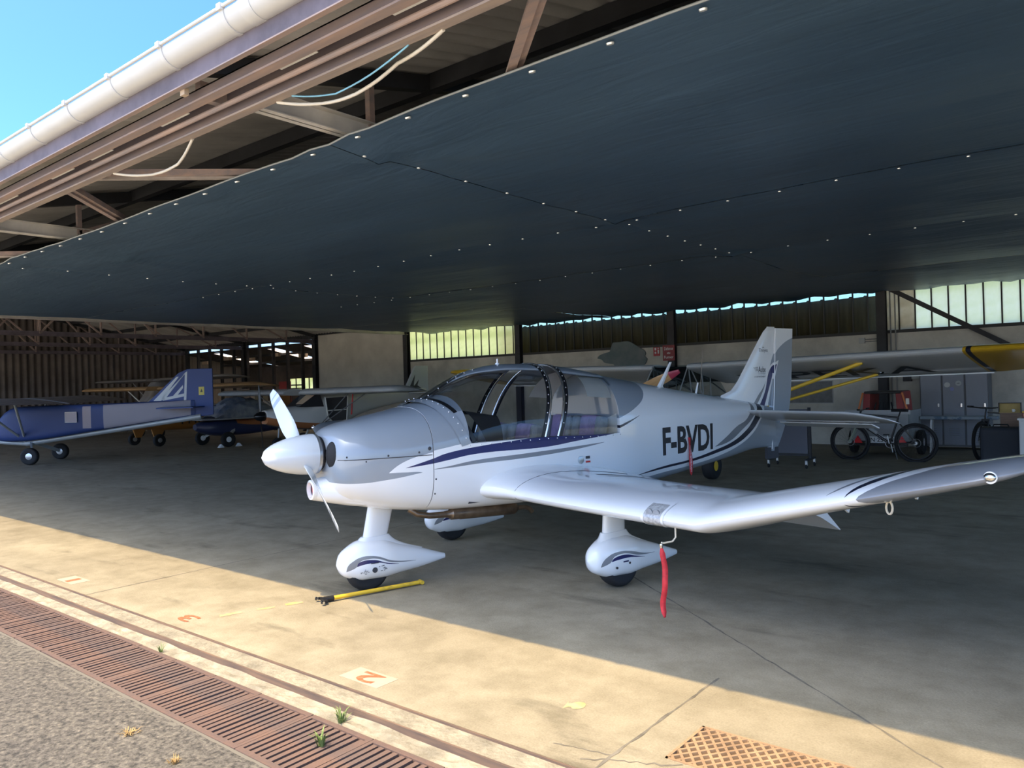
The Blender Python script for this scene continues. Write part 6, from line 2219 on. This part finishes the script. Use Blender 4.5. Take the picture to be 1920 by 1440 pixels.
# ---- signs and fixtures on the back wall
sg = thing('no_smoking_sign', 'larger red sign with white French lettering on the back wall', 'sign', (-9.81, YB - .165, 2.38))
MB().box((-.18, -.008, -.21), (.18, .003, .21)).build('sign_plate', mat('deep_red_sign', (.24, .018, .028), .5), sg, bevel=.003)
for s_, w_, z_, h_ in (('Défense', .26, .075, .085), ('de', .10, -.025, .05), ('Fumer', .28, -.15, .075)):
    b_ = MB()
    lettering(b_, s_, lambda u, v: Vector((-w_ / 2 + u * w_, -.0095, z_ + v * h_)), .008)
    b_.build('sign_lettering', M_INKW, sg)
sg = thing('extinguisher_sign', 'smaller red pictogram sign left of the lettered red sign', 'sign', (-10.26, YB - .004, 2.45))
MB().box((-.10, -.008, -.13), (.10, .003, .13)).build('sign_plate', mat('bright_red_sign', (.40, .02, .03), .5), sg, bevel=.003)
b_ = MB()
for x, z, w_, h_ in ((-.06, .03, .05, .06), (-.06, -.07, .05, .05), (.03, -.07, .045, .10), (.035, .05, .03, .04), (-.045, -.005, .02, .02)):
    b_.box((x, -.0105, z), (x + w_, -.008, z + h_))
b_.build('pictogram', M_INKW, sg)
mp_ = []
for k in range(40):
    a = 2 * PI * k / 40
    r = 1 + .10 * noise.noise((math.cos(a) * 2, math.sin(a) * 2, 3.0)) + .03 * math.sin(a * 7)
    mp_.append((.78 * math.cos(a) * r + (.10 if math.sin(a) < 0 else 0), max(-.33, .36 * math.sin(a) * r * (1.25 if math.cos(a) > -.4 else .55))))
MBm = MB().prism(mp_, -.035, .003)
mo = MBm.build('wall_mural', mat('rocky_mural_paint', (.20, .22, .22), .85, col2=(.11, .16, .17), scale=2.4, bump=.7, bscale=5), None, bevel=.01)
mo.location = (-11.4, YB - .004, 2.33)
tag(mo, 'irregular rock-shaped grey relief panel on the back wall above the canopy', 'relief panel')
nb = thing('notice_board', 'thin pale-edged notice board on the wall behind the yellow struts', 'board', (-6.14, YB - .004, 1.25))
MB().box((-.52, -.012, -.26), (.52, .003, .26)).build('board', mat('dim_board', (.20, .205, .21), .7, vary=.2, scale=5), nb)
for a, b in (((-.53, -.27), (.53, -.255)), ((-.53, .255), (.53, .27)), ((-.53, -.27), (-.515, .27)), ((.515, -.27), (.53, .27))):
    MB().box((a[0], -.018, a[1]), (b[0], .0, b[1])).build('edge_strip', mat('pale_edge', (.45, .46, .46), .5), nb)
fl_ = thing('wall_floodlight', 'small twin floodlight fitting on the wall above the red machine', 'light fitting', (-3.92, YB - .004, 1.62))
MB().box((-.15, -.10, -.16), (.02, -.0, .12)).build('dark_housing', M_STEEL_DARK, fl_)
MB().box((.03, -.14, -.12), (.25, -.0, .0)).build('lamp_box', mat('pale_lamp_box', (.42, .42, .38), .5), fl_, bevel=.01)
MB().tube([(.13, -.08, .0), (.12, -.08, .12), (.16, -.08, .16)], .022, 8).build('bracket', M_GALV, fl_, 60)

# ---- things in the back room
for i, (x, y, w_, h_, c, lab) in enumerate(((-33.6, 21.4, .9, 1.5, (.40, .36, .30), 'tall pale carton stack at the back room left wall'), (-32.6, 21.6, .8, 1.2, (.34, .33, .31), 'lower pale carton beside the tall carton stack in the back room'), (-30.9, 21.2, .9, 2.1, (.34, .05, .05), 'red banner on a stand in the dark back room'))):
    t_ = thing('carton' if i < 2 else 'banner', lab, 'carton' if i < 2 else 'banner', (x, y, 0))
    m_ = mat('backroom_%d' % i, c, .8, vary=.15, scale=3)
    if i < 2:
        MB().box((-w_ / 2, -.4, 0), (w_ / 2, .4, h_ * .5 - .01)).build('lower_carton', m_, t_, bevel=.01)
        MB().box((-w_ / 2 + .04, -.36, h_ * .5), (w_ / 2 - .02, .38, h_)).build('upper_carton', m_, t_, bevel=.01)
    else:
        MB().box((-w_ / 2, -.02, h_ - 1.0), (w_ / 2, .02, h_)).build('cloth', m_, t_)
        for s in (-1, 1):
            MB().tube([(s * w_ * .45, 0, 0), (s * w_ * .45, 0, h_)], .02, 8).build('pole', M_STEEL_DARK, t_, 60)
        MB().box((-w_ / 2, -.2, 0), (w_ / 2, .2, .04)).build('foot', M_STEEL_DARK, t_)


# ---- grass and weeds in the asphalt and along the rail
def tuft(name, label, cat, loc, n, h, spread, m_, lean=.5, w=.004, group=None):
    b_ = MB()
    for k in range(n):
        a = random.uniform(0, 2 * PI)
        r = random.uniform(0, spread * .35)
        p = Vector((r * math.cos(a), r * math.sin(a), -.002))
        a2 = a + random.uniform(-.6, .6)
        d = Vector((math.cos(a2), math.sin(a2), 0))
        hh = h * random.uniform(.4, 1)
        ln = lean * random.uniform(.4, 1.3) * hh
        sd = Vector((-d.y, d.x, 0)) * w
        q = p + d * ln * .45 + Vector((0, 0, hh * .65))
        e = p + d * ln * 1.1 + Vector((0, 0, hh * (1 - .25 * lean)))
        b_.add([p - sd, p + sd, q + sd * .8, q - sd * .8, e], [(0, 1, 2, 3), (3, 2, 4)])
    o = b_.build(name, m_)
    o.location = loc
    return tag(o, label, cat, group)


M_DRY = mat('dry_straw_grass', (.36, .235, .09), .8, vary=.2, scale=40)
M_WEED = mat('green_weed', (.16, .22, .06), .7, vary=.25, scale=30)
ZA = -.037
tuft('dry_grass_tuft', 'flat patch of dry straw grass farthest left in the asphalt', 'grass', (-3.985, 1.76, ZA), 60, .022, .13, M_DRY, 1.6, .0025)
tuft('dry_grass_tuft', 'small upright tuft of dry straw grass in the asphalt', 'grass', (-3.49, 1.74, ZA), 50, .035, .07, M_DRY, .8, .0025)
tuft('dry_grass_tuft', 'widest patch of dry straw grass near the bottom edge of the picture', 'grass', (-3.02, 1.73, ZA), 110, .03, .26, M_DRY, 1.4, .0025)
tuft('weed', 'green weed growing between the rail and the drain grate', 'weed', (-3.20, 2.47, -.036), 26, .085, .06, M_WEED, .7, .004)
tuft('weed', 'pale green weed sprouting through the drain grate', 'weed', (-3.06, 2.24, -.032), 18, .09, .05, M_WEED, .5, .006)
tuft('weed', 'tiny weed at the far rim of the drain grate', 'weed', (-5.05, 2.45, -.036), 14, .07, .04, M_WEED, .6, .003)
